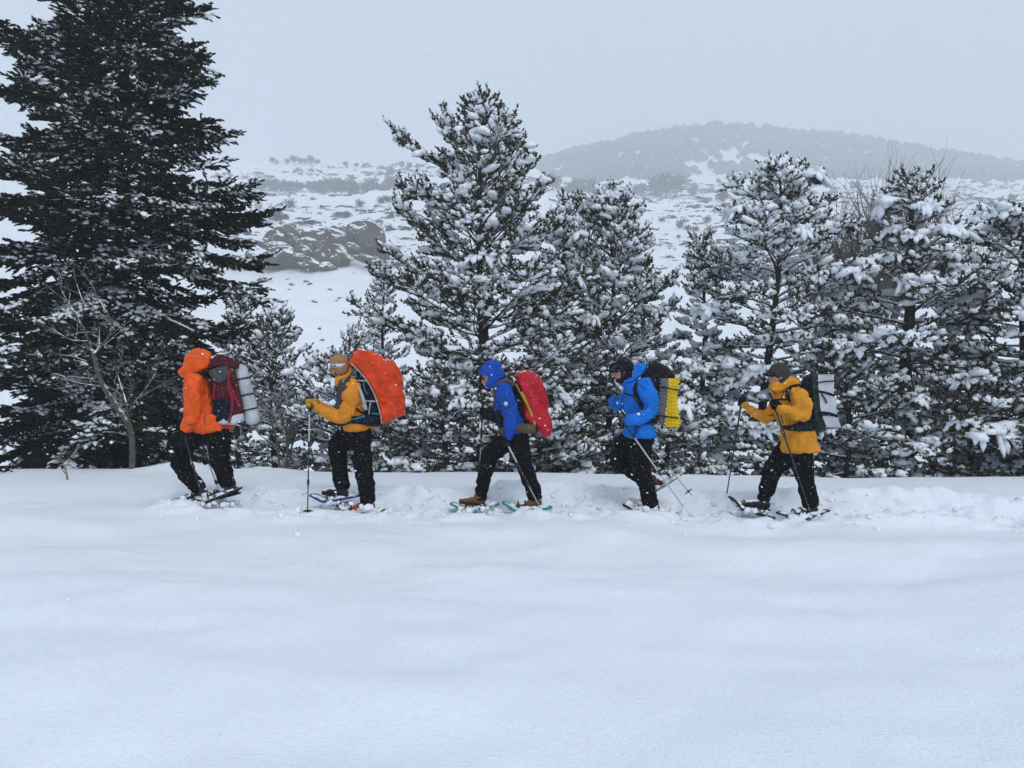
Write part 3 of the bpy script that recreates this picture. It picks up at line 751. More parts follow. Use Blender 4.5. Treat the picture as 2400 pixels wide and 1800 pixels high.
def shrub_mesh(name, seed, kind):
    rng = np.random.default_rng(seed); G = Geo()
    if kind == 'bush':                       # dense rounded evergreen bush, unit height
        n = 210
        u = nrm(rng.normal(0, 1, (n, 3))); r = rng.uniform(.2, 1.1, n)
        P = u * r[:, None] * np.array([.62, .62, .5]) + [0, 0, .5]
        P *= (1 + .55 * vnoise(u[:, 0] * 2.4, u[:, 1] * 2.4, u[:, 2] * 2.4, seed=seed))[:, None]; P[:, 2] = np.abs(P[:, 2])
        scatter(G, TUFTS, P, nrm(u + [0, 0, .5]), np.full(n, .17), np.full(n, .075), np.full(n, .075), rng)
        G.sticks(np.zeros((6, 3)), rng.normal(0, .25, (6, 3)) + [0, 0, .6], .03, .012, 4)
    elif kind == 'tree':                     # far leafless-looking oak or pine: trunk plus rounded crown
        n = 420
        u = nrm(rng.normal(0, 1, (n, 3))); r = rng.uniform(.2, 1.08, n) ** .7
        P = u * r[:, None] * np.array([.46, .46, .42]) + [0, 0, .58]
        P *= (1 + .3 * vnoise(u[:, 0] * 2.2, u[:, 1] * 2.2, u[:, 2] * 2.2, seed=seed))[:, None]
        scatter(G, TUFTS, P, nrm(u + [0, 0, .6]), np.full(n, .12), np.full(n, .05), np.full(n, .05), rng)
        G.sticks([[0, 0, -.05]], [[0, 0, .6]], .035, .02, 6)
    else:                                    # bare shrub
        for k in range(7):
            d = nrm(np.array([rng.normal(0, .4), rng.normal(0, .4), 1.])); bare(G, [0, 0, -.03], d, .45, .016, 3, rng, .45, .3, 4, .62, (1, 3))
    me = G.mesh(name); me.materials.append(M_scrub)
    return me
BUSH = [shrub_mesh('evergreen_bush', 100 + i, 'bush') for i in range(3)]
FART = [shrub_mesh('far_tree', 110 + i, 'tree') for i in range(4)]
BARES = [shrub_mesh('bare_shrub', 120 + i, 'bare') for i in range(3)]
def zoom6(zx, zy): return 1250 + zx / 3.318, 250 + zy / 3.318
def zoom7(zx, zy): return 1750 + zx / 3.403, 300 + zy / 3.403
ORD = 'first second third fourth fifth sixth seventh eighth ninth tenth eleventh twelfth thirteenth fourteenth fifteenth sixteenth seventeenth eighteenth nineteenth twentieth twenty-first twenty-second twenty-third twenty-fourth'.split()
def put(name, label, cat, group, meshes, pts, zoom, wid=None, y0=30, zs=3.317):
    pts = sorted(pts)
    for i, (zx, zy, hgt) in enumerate(pts):
        p = on_ray(*zoom(zx, zy), y0=y0)
        o = link(name, meshes[random.randrange(len(meshes))], M_scrub, None, p - [0, 0, .1])
        k = hgt * p[1] / F / zs
        o.scale = (k * (wid or random.uniform(.9, 1.4)), k * 1.0, k); o.rotation_euler = (0, 0, random.uniform(0, 6))
        tag(o, '%s, %s from the left' % (label, ORD[i]), cat, group)
put('evergreen_bush', 'grey-green bush on the snow slope above the rock outcrop', 'bush', 'bushes above the rock outcrop', BUSH,
    [(660, 450, 60), (1205, 445, 50), (1095, 530, 55), (1030, 530, 35), (1450, 530, 45), (1500, 530, 30), (1430, 630, 45), (560, 560, 100), (500, 540, 70), (905, 460, 25), (1370, 420, 50), (1420, 410, 55), (630, 540, 40)], zoom3, None, 60)
put('bare_shrub', 'leafless shrub on the snow slope near the rock outcrop', 'shrub', 'leafless shrubs near the rock outcrop', BARES,
    [(1330, 610, 110), (1440, 480, 80), (790, 480, 50), (170, 610, 60), (430, 470, 110), (400, 460, 90), (1370, 600, 70)], zoom3, None, 60)
put('far_tree', 'dim tree standing beyond the slope above the rock outcrop', 'tree', 'dim trees beyond the outcrop slope', FART,
    [(390, 322, 90), (440, 322, 80), (500, 322, 95), (560, 325, 85), (610, 330, 90), (660, 335, 85), (720, 330, 80), (830, 335, 85), (880, 340, 90), (940, 340, 110), (1010, 345, 80), (1060, 345, 100), (1120, 350, 120),
     (1170, 350, 80), (1240, 350, 90), (1300, 340, 110), (1340, 345, 80), (1400, 340, 80), (1440, 320, 110), (1500, 340, 90), (1580, 345, 100), (1640, 350, 90), (1590, 470, 130)], zoom3, None, 150)
put('far_tree', 'faint tree on the skyline of the far left ridge', 'tree', 'trees on the left skyline ridge', FART,
    [(35, 118, 40), (525, 108, 45), (640, 112, 40), (690, 110, 60), (740, 112, 45), (820, 112, 60), (870, 118, 40), (920, 122, 30), (1095, 135, 40), (1180, 138, 35), (1530, 145, 50), (1590, 148, 45), (560, 108, 25), (780, 112, 40), (1440, 200, 60), (100, 225, 40), (200, 220, 35)], zoom3, None, 190)
put('far_tree', 'large hazy tree clump below the wooded hill', 'tree', 'hazy trees at the foot of the wooded hill', FART,
    [(960, 690, 140), (1030, 700, 170), (1100, 700, 160), (1240, 700, 80), (1470, 740, 95), (1720, 710, 90), (1680, 715, 60), (150, 650, 120), (350, 690, 130), (300, 690, 110), (440, 690, 120), (850, 690, 90), (800, 690, 80), (1540, 590, 80), (1440, 600, 40)], zoom6, None, 120)
put('evergreen_bush', 'low grey bush on the open snow right of the broad pine', 'bush', 'bushes on the right-hand snow slope', BUSH,
    [(1380, 990, 70), (1130, 1020, 25), (1550, 965, 30), (1550, 1090, 60), (1200, 960, 45), (1140, 940, 50), (1260, 965, 40), (900, 1100, 80), (1350, 900, 50), (1550, 890, 40), (1000, 900, 40), (1600, 1220, 35)], zoom6, None, 50)
put('bare_shrub', 'leafless twiggy shrub on the open snow right of the broad pine', 'shrub', 'leafless shrubs on the right-hand snow slope', BARES,
    [(1060, 1110, 90), (990, 1090, 60), (1440, 1260, 110), (1180, 1260, 70), (1650, 1050, 130), (1100, 1120, 50)], zoom6, None, 40)
put('far_tree', 'dim tree on the snowy slope at the far right', 'tree', 'dim trees on the far right slope', FART,
    [(1950, 640, 60), (2030, 600, 50), (2120, 580, 50), (1860, 590, 40), (2190, 640, 40), (700, 420, 40), (30, 560, 70), (2250, 560, 60)], zoom7, None, 100)

# low scrub poking through the snow, too much to count
rng = np.random.default_rng(200)
n = 17000
a = rng.uniform(-.62, .85, n); y = rng.uniform(70, 260, n) * KB; x = a * y
dens = fbm(x / 34, y / 20, oct=3, seed=61)
keep = dens > .12 - .25 * smooth(.05, .2, a) * smooth(220, 290, y) - .2 * smooth(330, 440, y); x, y = x[keep], y[keep]
P = np.stack([x, y, height(x, y)], 1); g = Geo()
s = (.2 + 1.1 * rng.random(len(x)) ** 3) * (1 + 1.0 * smooth(250, 520, y))
scatter(g, FIRT, P, np.stack([rng.normal(1, .1, len(x)) * rng.choice([-1, 1], len(x)), rng.normal(0, .3, len(x)), np.zeros(len(x))], 1), s * rng.uniform(1.6, 3.6, len(x)), s * 1.1, s * rng.uniform(.7, 1.3, len(x)), rng)
tag(build(g, 'scrub_undergrowth', M_scrub), 'low heath scrub poking through the snow on the hillside', 'scrub', kind='stuff')
# wood covering the far hill
n = 7500
a = rng.uniform(-.06, .95, n); y = rng.uniform(288, 456, n) * KB; x = a * y
open_ = ((np.abs(CX + a * F - 1730) < 130) & (y < 350 * KB) & (fbm(x / 30, y / 26, oct=2, seed=71) > -.15)) | (fbm(x / 60, y / 45, oct=3, seed=72) > .92 + .5 * smooth(330 * KB, 420 * KB, y))
x, y = x[~open_], y[~open_]
P = np.stack([x, y, height(x, y)], 1); g = Geo(); s = rng.uniform(3.5, 8.0, len(x))
P[:, 2] += s * .5
scatter(g, SMALLB, P, np.tile([[1., 0, 0]], (len(x), 1)) + rng.normal(0, .3, (len(x), 3)) * [1, 1, 0], s * rng.uniform(.5, .85, len(x)), s * .7, s * rng.uniform(.7, 1.1, len(x)), rng)
tag(build(g, 'far_forest', M_forest), 'hazy wood covering the far rounded hill', 'forest', kind='stuff')

# a dead stick in the snow edge
bs = foot(160, 10.3)
g = Geo(); p0 = bs + [0, 0, -.1]; p1 = np.array([(145 - CX) / F * 10.3, 10.3, zat(1078, 10.3)])
g.tube(curve_pts([p0, (p0 + p1) / 2 + [.02, 0, 0], p1]), np.linspace(.016, .009, 11), 7)
g.tube(curve_pts([(p0 + p1) / 2, (p0 + p1) / 2 + [-.05, 0, .07], (p0 + p1) / 2 + [-.07, 0, .13]]), np.linspace(.007, .004, 11), 6)
tag(build(g, 'dead_stick', mat('dead_wood', (.2, .16, .11), .9, scale=20, snow=(.8, 1.1)), None, bs), 'dry broken stick poking out of the snow edge at far left', 'stick')
# ------------------------------------------------------------------ the snowy air
HZ = bpy.data.materials.new('snowy_air'); HZ.use_nodes = True
_n = HZ.node_tree.nodes; _n.remove(_n['Principled BSDF'])
_pv = _n.new('ShaderNodeVolumePrincipled'); _pv.inputs['Color'].default_value = (0.93, 0.96, 0.985, 1); _pv.inputs['Density'].default_value = 0.0015
_pv.inputs['Anisotropy'].default_value = 0.0
HZ.node_tree.links.new(_pv.outputs[0], _n['Material Output'].inputs['Volume'])
tag(build(Geo().box((0, 665, 180), (1850, 760, 190)), 'haze', HZ, None, (0, 0, 0), False), 'pale snowy air between the hikers and the far hill', 'haze', kind='stuff')
#PEOPLE#
# ------------------------------------------------------------------ the hikers
def cloth(name, col, rough=.65, specks=.02, snow=None, spec=.22, var=.2, bump=.9, bscale=13):
    return mat(name, col, rough, var=var, scale=7, bump=bump, bscale=bscale, bdist=.035, stretch=(1.0, 1.0, .55), spec=spec, specks=specks, snow=snow, sscale=14)
M_skin = mat('skin', (.42, .22, .16), .55, var=.12, scale=14, spec=.4)
M_orange = cloth('orange_shell', (.78, .10, .008))
M_amber = cloth('amber_shell', (.66, .24, .012))
M_gold = cloth('golden_shell', (.66, .27, .014))
M_blue = cloth('blue_shell', (.0015, .062, .38))
M_azure = cloth('azure_shell', (.0015, .155, .62))
M_black = cloth('black_trousers', (.005, .0052, .006), rough=.85, specks=.035, spec=.06)
M_blk = cloth('black_nylon', (.007, .0075, .009), specks=.05, spec=.12, bscale=20)
M_char = cloth('charcoal_panel', (.035, .036, .042), specks=.05)
M_navy = cloth('navy_nylon', (.005, .007, .018), specks=.04, spec=.12)
M_maroon = cloth('maroon_nylon', (.065, .004, .010), specks=.04, snow=(.72, .95))
M_redst = cloth('red_webbing', (.24, .010, .022), specks=.03)
M_cover = cloth('orange_rain_cover', (.62, .048, .004), rough=.55, specks=.03, snow=(.92, 1.15), bump=.7, bscale=7)
M_redc = cloth('red_rain_cover', (.44, .008, .02), rough=.42, specks=.03, snow=(.95, 1.15), bump=.7, bscale=7)
M_greyp = cloth('grey_pocket', (.05, .055, .06), specks=.05)
M_matw = cloth('pale_foam_mat', (.46, .49, .52), rough=.75, specks=.02, bump=.3)
M_green = cloth('dark_green_foam', (.006, .025, .018), specks=.05)
M_yel = cloth('yellow_foam', (.68, .50, .01), rough=.7, specks=.03, bump=.2)
M_gfoam = cloth('grey_foam', (.16, .17, .185), rough=.7, specks=.04, bump=.2)
M_khaki = cloth('khaki_webbing', (.09, .07, .045), specks=.04)
M_olive = cloth('mustard_webbing', (.42, .30, .02), specks=.02)
M_teal = cloth('teal_webbing', (.01, .17, .22), specks=0)
M_pipe = cloth('pale_piping', (.40, .42, .42), specks=0)
M_beanie = mat('knit_beige', (.34, .19, .10), .95, var=.2, scale=60, bump=.8, bscale=160, bdist=.006, spec=.1, stretch=(1, 1, .4))
M_greycap = mat('knit_grey', (.05, .046, .045), .95, var=.25, scale=60, bump=.8, bscale=160, bdist=.006, spec=.1)
M_glove = mat('yellow_leather', (.44, .25, .015), .6, var=.2, scale=25, bump=.4, bscale=60, bdist=.004)
M_bglove = cloth('black_glove', (.006, .006, .007), specks=.03, spec=.08, bscale=40)
M_brglove = cloth('brown_glove', (.06, .042, .034), specks=.05, bscale=40)
M_steel = mat('pole_metal', (.42, .43, .45), .35, var=.1, scale=20, metal=.7, spec=.5)
M_pdark = mat('pole_dark', (.02, .02, .023), .45, var=.2, scale=20, specks=.06)
M_pwhite = mat('pole_pale', (.5, .5, .5), .4, var=.08, scale=20, metal=.2)
M_pred = mat('pole_red', (.4, .03, .03), .45, var=.1, scale=20)
M_lens = mat('goggle_lens', (.09, .06, .012), .12, var=.3, scale=12, spec=.8)
M_strap = mat('printed_strap', (.48, .47, .5), .7, scale=60, col2=(.78, .78, .8), spec=.2)
M_print = mat('dark_print', (.03, .03, .045), .7, var=.2, scale=40)
M_white = mat('white_print', (.8, .8, .8), .6, var=.03, scale=10)
M_lime = mat('lime_print', (.42, .38, .05), .6, var=.05, scale=10)
M_beard = mat('beard_hair', (.05, .028, .016), .9, var=.4, scale=90, bump=.8, bscale=200, bdist=.004)
M_boot_br = mat('brown_leather', (.13, .07, .018), .6, var=.3, scale=20, bump=.4, bscale=40, bdist=.005, snow=(.8, 1.0), sscale=18)
M_boot_bk = mat('black_leather', (.016, .015, .015), .55, var=.3, scale=20, bump=.4, bscale=40, bdist=.005, snow=(.55, .8), sscale=18)
M_boot_or = mat('orange_boot', (.42, .05, .012), .55, var=.2, scale=20, bump=.4, bscale=40, bdist=.005, snow=(.8, 1.0), sscale=18)
M_boot_rd = mat('dark_red_boot', (.12, .025, .012), .6, var=.3, scale=20, bump=.4, bscale=40, bdist=.005, snow=(.45, .7), sscale=14)
M_sole = mat('rubber', (.012, .012, .012), .8, var=.3, scale=30)
M_fr_blue = mat('blue_plastic', (.012, .03, .28), .4, var=.1, scale=10, snow=(.9, 1.1), sscale=16)
M_fr_teal = mat('teal_plastic', (.01, .28, .25), .4, var=.1, scale=10, snow=(.9, 1.1), sscale=16)
M_fr_blk = mat('black_plastic', (.014, .014, .016), .4, var=.1, scale=10, snow=(.85, 1.05), sscale=16)
M_fr_grey = mat('grey_plastic', (.20, .21, .22), .4, var=.1, scale=10, snow=(.7, .9), sscale=16)
M_deck = mat('snowshoe_deck', (.02, .02, .023), .6, var=.2, scale=10, snow=(.42, .7), sscale=12)

class Fig:
    """turns points measured on one enlarged photo crop into the place where that hiker walks"""
    def __init__(s, ox, oy, sc, Y, base_px):
        s.ox, s.oy, s.sc, s.Y = ox, oy, sc, Y
        s.u = Y / F / sc                                # metres per crop pixel
        s.base = s.p(*base_px); s.base = np.array([s.base[0], Y, float(height(s.base[0], Y))])
        s.root = None
    def p(s, zx, zy, dy=0.0):
        Y = s.Y + dy
        return np.array([(s.ox + zx / s.sc - CX) / F * Y, Y, CAMZ - (s.oy + zy / s.sc - HY) / F * Y])
    def obj(s, g, name, m, parent=None, origin=None, smooth_shade=True):
        par = s.root if parent is None else parent
        return build(g, name, m, par, s.base, smooth_shade)
    def limb(s, g, nodes, grow=1.0, seg=16, k=4, add=0.0):
        """nodes: (zx, zy, dy, half width in the picture [crop px], half depth [m] or None)"""
        P = np.array([s.p(n[0], n[1], n[2]) for n in nodes])
        R = np.array([n[3] * s.u for n in nodes]) * grow + add
        Dp = np.array([(n[4] if len(n) > 4 and n[4] else n[3] * s.u) for n in nodes]) * grow + add
        full = curve_pts(np.concatenate([P, R[:, None], Dp[:, None]], 1), k)
        g.tube(full[:, :3], full[:, 3], seg, rd=full[:, 4], capf=.12 if R.max() > .125 and abs(P[0, 1] - P[-1, 1]) < .02 else 1.0)
        return g
    def puff(s, g, poly, d, inset=.84, mid=0.0, dtop=None):
        """rounded bag: side outline in crop px, half depth d, softened towards both flanks"""
        poly = np.array(poly, float); c = poly.mean(0); n = len(poly)
        rows = []
        for f, k in ((-1, inset), (-.82, .95), (-.4, 1.0), (.4, 1.0), (.82, .95), (1, inset)):
            q = c + (poly - c) * k
            rows.append(np.array([s.p(x, y, mid + f * d) for x, y in q]))
        V = np.concatenate(rows); Q = []
        for r in range(5):
            for i in range(n):
                j = (i + 1) % n; Q.append([r * n + i, r * n + j, (r + 1) * n + j, (r + 1) * n + i])
        V = np.concatenate([V, [s.p(*c, mid - d), s.p(*c, mid + d)]]); T = []
        for i in range(n):
            j = (i + 1) % n; T.append([j, i, 6 * n]); T.append([5 * n + i, 5 * n + j, 6 * n + 1])
        g.add(V, T, Q); return g
    def strap(s, pts, width=.012, thick=.004, name='strap', m=None, parent=None, k=6):
        """flat webbing through (zx, zy, dy) points"""
        P = curve_pts([s.p(*q) for q in pts], k)
        g = Geo(); g.tube(P, width, 8, rd=thick, ref=(0, 1, 0)); return s.obj(g, name, m or M_blk, parent)

def local(c, pitch=0.0, yaw=0.0, roll=0.0):
    """frame with +x forward along the walking direction (-X), +z up; pitch > 0 lifts the front, yaw > 0 turns away from the camera"""
    return Matrix.Translation(Vector(c)) @ Matrix.Rotation(math.radians(180 - yaw), 4, 'Z') @ Matrix.Rotation(math.radians(-pitch), 4, 'Y') @ Matrix.Rotation(math.radians(roll), 4, 'X')

def head(g, M):
    g.ball((0, 0, .035), (.098, .077, .098), M); g.ball((.028, 0, -.045), (.066, .060, .075), M)
    g.ball((.062, 0, -.095), (.032, .036, .026), M)                       # chin
    g.ball((.086, 0, .025), (.016, .05, .012), M)                         # brow
    g.ball((.104, 0, -.022), (.016, .013, .022), M); g.ball((.096, 0, .0), (.012, .010, .026), M)   # nose
    g.ball((.088, 0, -.062), (.012, .026, .008), M); g.ball((.085, 0, -.073), (.012, .023, .008), M)  # lips
    for sy in (-1, 1):
        g.ball((-.005, sy * .078, -.012), (.018, .010, .032), M); g.ball((.055, sy * .045, -.022), (.03, .02, .022), M)
    return g

def hand(g, wrist, grip, axis, r=.0105, palm=.036, grow=1.0):
    """closed hand: palm from the wrist, four bent fingers of different length round the grip, thumb from the side of the palm"""
    w_, c, a = np.array(wrist, float), np.array(grip, float), nrm(np.array(axis, float)[None])[0]
    u = w_ - c; u -= a * (u @ a); u = nrm(u[None])[0]; v = np.cross(a, u)
    k0 = c + u * .028
    g.tube(np.array([w_, w_ * .4 + k0 * .6, k0]), np.array([.03, .036, .033]) * grow, 10, rd=np.array([.024, .024, .022]) * grow, ref=tuple(v))
    for i, ln in enumerate((235, 262, 250, 205)):
        o = (1.5 - i) * .0205
        pts = [c + a * o + u * .02 + v * .018]
        for t in np.linspace(30, ln, 6):
            th = math.radians(t); pts.append(c + a * o + (u * math.cos(th) + v * math.sin(th)) * .026)
        g.tube(np.array(pts), np.linspace(r, r * .78, 7) * grow, 8, ref=tuple(a))
    pts = [c + a * .03 + u * .03 - v * .012]
    for t in np.linspace(-50, -165, 4):
        th = math.radians(t); pts.append(c + a * .042 + (u * math.cos(th) + v * math.sin(th)) * .028)
    g.tube(np.array(pts), np.linspace(r * 1.2, r * .85, 5) * grow, 8, ref=tuple(a))
    return g

def boot(f, ankle, pitch, m, yaw=0, size=.29):
    M = local(ankle, pitch, yaw)
    g = Geo()
    g.tube(np.array([[-.02, 0, .075], [-.02, 0, .04], [-.018, 0, .0]]) @ np.array(M.to_3x3()).T + np.array(M.translation), [.056, .055, .056], 14, ref=tuple(M.to_3x3() @ Vector((0, 1, 0))))
    P = np.array([[-.06, 0, -.035], [.0, 0, -.03], [.08, 0, -.04], [.15, 0, -.052], [.19, 0, -.058]])
    g.tube(P @ np.array(M.to_3x3()).T + np.array(M.translation), [.045, .05, .042, .034, .024], 14, rd=[.042, .046, .048, .05, .036], ref=tuple(M.to_3x3() @ Vector((0, 1, 0))))
    b = organic(f.obj(g, 'boot', m), .011, 2)
    g2 = Geo(); P = np.array([[-.095, 0, -.085], [-.03, 0, -.088], [.05, 0, -.088], [.14, 0, -.09], [.2, 0, -.08]])
    g2.tube(P @ np.array(M.to_3x3()).T + np.array(M.translation), [.012] * 5, 10, rd=[.036, .042, .042, .05, .034], ref=tuple(M.to_3x3() @ Vector((0, 1, 0))))
    f.obj(g2, 'sole', M_sole, b)
    g3 = Geo()
    for x in (.04, .075, .11):
        a = np.linspace(-1.1, 1.1, 7); z = -.012 - (x - .04) * .25
        g3.tube(np.stack([np.full(7, x), np.sin(a) * .045, np.cos(a) * .034 + z - .018], 1) @ np.array(M.to_3x3()).T + np.array(M.translation), .004, 5)
    f.obj(g3, 'laces', M_khaki, b)
    return b

def snowshoe(f, centre, pitch, label, m, yaw=0, L=.54, W=.115, snow=True):
    M = local(centre, pitch, yaw); R3 = np.array(M.to_3x3()).T; T3 = np.array(M.translation)
    root = tag(empty('snowshoe', centre), label, 'snowshoe', 'snowshoes on the hikers\' boots')
    o = np.array(centre, float)
    th = np.linspace(0, 2 * math.pi, 41)
    x = np.cos(th) * L / 2; wv = W * (1 - .35 * smooth(.05, -.5, np.cos(th) * .5)) ; y = np.sign(np.sin(th)) * np.abs(np.sin(th)) ** .75 * wv
    z = .085 * smooth(L * .2, L * .5, x)
    ring = np.stack([x, y, z], 1)
    g = Geo(); g.tube(ring @ R3 + T3, .0145, 8, cap=False); build(g, 'frame', m, root, o)
    g = Geo(); nx = 17
    for t_ in (-.003, .003):
        pass
    V, Q = [], []
    xs_ = np.linspace(-L / 2 * .93, L / 2 * .93, nx)
    for xx in xs_:
        hw = float(np.interp(xx, x[:21][::-1], np.abs(y[:21][::-1]))) * .92; zz = float(.085 * smooth(L * .2, L * .5, np.array(xx)))
        for yy in (-1, -.5, 0, .5, 1):
            V += [[xx, yy * hw, zz + .005], [xx, yy * hw, zz - .005]]
    for i in range(nx - 1):
        for j in range(4):
            a = (i * 5 + j) * 2; b = a + 2; c = ((i + 1) * 5 + j + 1) * 2; d = ((i + 1) * 5 + j) * 2
            Q += [[a, d, c, b], [a + 1, b + 1, c + 1, d + 1]]
    g.add(np.array(V) @ R3 + T3, None, Q); build(g, 'deck', M_deck, root, o)
    for xx in (.10, .02, -.11):
        a = np.linspace(-1.5, 1.5, 11); g = Geo()
        g.tube(np.stack([np.full(11, xx), np.sin(a) * .062, np.cos(a) * .085 + .012], 1) @ R3 + T3, .0095, 6, rd=.004)
        build(g, 'binding_strap', M_fr_blk, root, o)
    g = Geo()
    for xx in (-.02, .10):
        for yy in (-.06, -.02, .02, .06):
            g.sticks((np.array([[xx, yy, 0.0]]) @ R3 + T3), (np.array([[xx + .012, yy, -.035]]) @ R3 + T3), .008, .002, 4)
    build(g, 'crampon', M_steel, root, o)
    if snow:
        rng = np.random.default_rng(int(abs(centre[0]) * 1000)); g = Geo(); n = 26
        P = np.stack([rng.uniform(-L * .42, L * .36, n), rng.uniform(-W * .7, W * .7, n), np.full(n, .012)], 1); P[:, 2] += .085 * smooth(L * .2, L * .5, P[:, 0])
        k = rng.uniform(.018, .045, n)
        scatter(g, BLOBS, P @ R3 + T3, nrm(rng.normal(0, 1, (n, 3)) * [1, 1, .15]), k * 1.3, k, k * .7, rng); build(g, 'snow_load', M_tsnow, root, o)['kind'] = 'stuff'
    return root

def pole(f, top, tip, label, mats=(M_pdark, M_steel), basket=True, grip=.13, bs=.05, r=.0085, split=(.45, .72), rough=None):
    top, tip = np.array(top, float), np.array(tip, float)
    o = tip.copy(); root = tag(empty('trekking_pole', o), label, 'trekking pole', 'trekking poles of the hikers')
    d = tip - top; L = np.linalg.norm(d); d /= L
    P = lambda t: top + d * L * t
    g = Geo(); g.tube(np.array([P(0) - d * .03, P(0), P(.04), P(grip / L)]), [.015, .018, .0155, .014], 10); build(g, 'grip', M_pdark, root, o)
    cuts = (grip / L, *split, .97); ms = [mats[0], mats[1], mats[-1]]
    for i in range(3):
        g = Geo(); g.tube(np.array([P(cuts[i]), P(cuts[i + 1])]), [r * (1.12 - .14 * i)] * 2, 8); sh = build(g, 'shaft', ms[i], root, o)
        if i: 
            g = Geo(); g.tube(np.array([P(cuts[i] - .015), P(cuts[i] + .02)]), [r * 1.75] * 2, 8); build(g, 'clamp', M_pdark, sh, o)
    g = Geo(); g.tube(np.array([P(.97), P(1.0)]), [.005, .003], 6); build(g, 'tip', M_steel, root, o)
    if basket:
        g = Geo(); c = P(1 - .07 / L); ref = np.array([0, 1., 0]); u = nrm(np.cross(d, ref)[None])[0]; v = np.cross(d, u)
        a = np.linspace(0, 2 * math.pi, 17)
        g.tube(c + (np.cos(a)[:, None] * u + np.sin(a)[:, None] * v) * bs, .006, 6, cap=False)
        for k in range(4):
            aa = k * math.pi / 2; g.sticks([c], [c + (math.cos(aa) * u + math.sin(aa) * v) * bs], .006, .005, 5)
        g.ball(c, (.016, .016, .016)); build(g, 'basket', M_pdark, root, o)
    g = Geo(); s0 = P(0) + [0, -.01, 0]
    g.tube(curve_pts([s0, s0 + [.03, -.02, -.05], s0 + [.02, -.03, -.12], s0 + [-.01, -.01, -.09], s0]), .008, 6, rd=.002); build(g, 'wrist_strap', M_blk, root, o)
    return root

def ring_strap(f, g, c, ax, rx, rd, width=.012):
    """a closed band round a bag: centre c, bag axis ax (unit), half width rx in the picture, half depth rd"""
    ax = nrm(np.array(ax, float)[None])[0]; side = nrm(np.cross([0, 1., 0], ax)[None])[0]
    a = np.linspace(0, 2 * math.pi, 25); a2 = np.array([0, 1., 0])
    sgn = lambda v: np.sign(v) * np.abs(v) ** .75
    P = np.array(c)[None] + sgn(np.cos(a))[:, None] * side * rx + sgn(np.sin(a))[:, None] * a2 * rd
    V, Q = [], []
    for i in range(25):
        V += [P[i] - ax * width, P[i] + ax * width]
    for i in range(24): Q.append([2 * i, 2 * i + 2, 2 * i + 3, 2 * i + 1])
    n = len(V); out = np.array(V); cc = np.array(c)
    inn = cc + (out - cc) * .985
    Q2 = [[n + q[3], n + q[2], n + q[1], n + q[0]] for q in Q]; E = []
    for i in range(24): E += [[2 * i, n + 2 * i, n + 2 * i + 2, 2 * i + 2], [2 * i + 1, 2 * i + 3, n + 2 * i + 3, n + 2 * i + 1]]
    g.add(np.concatenate([out, inn]), None, Q + Q2 + E)

def person(f, label, torso, arms, legs, headc, pitch, yaw, hands, neck):
    g = Geo()
    M = local(f.p(*headc), pitch, yaw)
    head(g, M)
    f.limb(g, neck, .9)
    f.limb(g, torso, .72)
    for a in arms: f.limb(g, a, .52)
    for l in legs:
        e0, e1 = l[-2], l[-1]; f.limb(g, list(l[:-1]) + [tuple((a + b) / 2 if a is not None and b is not None else None for a, b in zip(e0[:4], e1[:4]))], .55)
    for (w_, c, ax) in hands: hand(g, w_, c, ax, grow=.8)
    f.root = None
    o = build(g, 'person', M_skin, None, f.base)
    organic(o, .015, 1)
    f.root = tag(o, label, 'person', 'line of hikers')
    ge = None
    for sy in (-1, 1):
        ge = Geo(); ge.ball((.088, sy * .033, .006), (.011, .014, .010), M); f.obj(ge, 'eye', M_print)
    return M

def garment(f, name, m, limbs, voxel=.012, it=5, disp=.02, scale=.085, extra=None, add=0.0):
    g = Geo()
    for l in limbs: f.limb(g, l, 1.0, add=add)
    if extra: extra(g)
    return organic(f.obj(g, name, m), voxel, it, disp, scale)

# ============ 1: leader in orange
f = Fig(370, 780, 3.607, 8.5, (440, 1400))
torso = [(345, 375, 0, 62, .13), (335, 440, 0, 95, .19), (345, 540, 0, 110, .20), (380, 660, 0, 118, .19), (442, 735, 0, 134, .235), (452, 798, 0, 142, .25)]
armN = [(300, 410, -.20, 72), (292, 520, -.23, 76), (295, 640, -.24, 72), (275, 730, -.25, 62), (250, 795, -.25, 50)]
armF = [(350, 420, .20, 66), (330, 540, .23, 64), (320, 660, .24, 58), (290, 770, .24, 46)]
legN = [(500, 830, -.085, 108, .12), (520, 960, -.10, 92), (530, 1080, -.1, 78), (570, 1200, -.1, 68), (600, 1290, -.1, 62)]
legF = [(345, 835, .07, 118, .12), (210, 930, .10, 108), (165, 1020, .1, 88), (215, 1150, .1, 76), (300, 1270, .1, 68), (345, 1320, .1, 62)]
pA, pB = f.p(185, 840, -.27), f.p(425, 1560, -.27)
axN = pA - pB; gN = f.p(225, 862, -.27); pA = gN + nrm(axN[None])[0] * .06; pB = f.p(425, 1562, -.27)
gF = f.p(330, 835, .26); pC = f.p(495, 1275, .2)
M = person(f, 'person in orange hooded jacket leading the line of hikers', torso, [armN, armF], [legN, legF], (330, 275), -14, 28, [(f.p(250, 800, -.25), gN, axN), (f.p(292, 780, .24), gF, gF - pC)], [(345, 360, 0, 50), (338, 310, 0, 46)])
garment(f, 'trousers', M_black, [legN, legF, [(450, 800, 0, 125, .16), (430, 855, 0, 138, .165)]], .014, 3, .036, .08)
garment(f, 'jacket', M_orange, [torso, armN, armF, [(470, 770, 0, 146, .25), (472, 822, 0, 148, .258)]], .012, 3, .04, .07)
organic(f.obj(f.puff(Geo(), [(222, 212), (262, 165), (310, 136), (380, 132), (445, 165), (462, 215), (440, 285), (380, 325), (300, 352), (248, 398), (205, 372), (166, 334), (205, 292), (232, 250)], .125, .78), 'hood', M_orange), .011, 4, .03, .07)
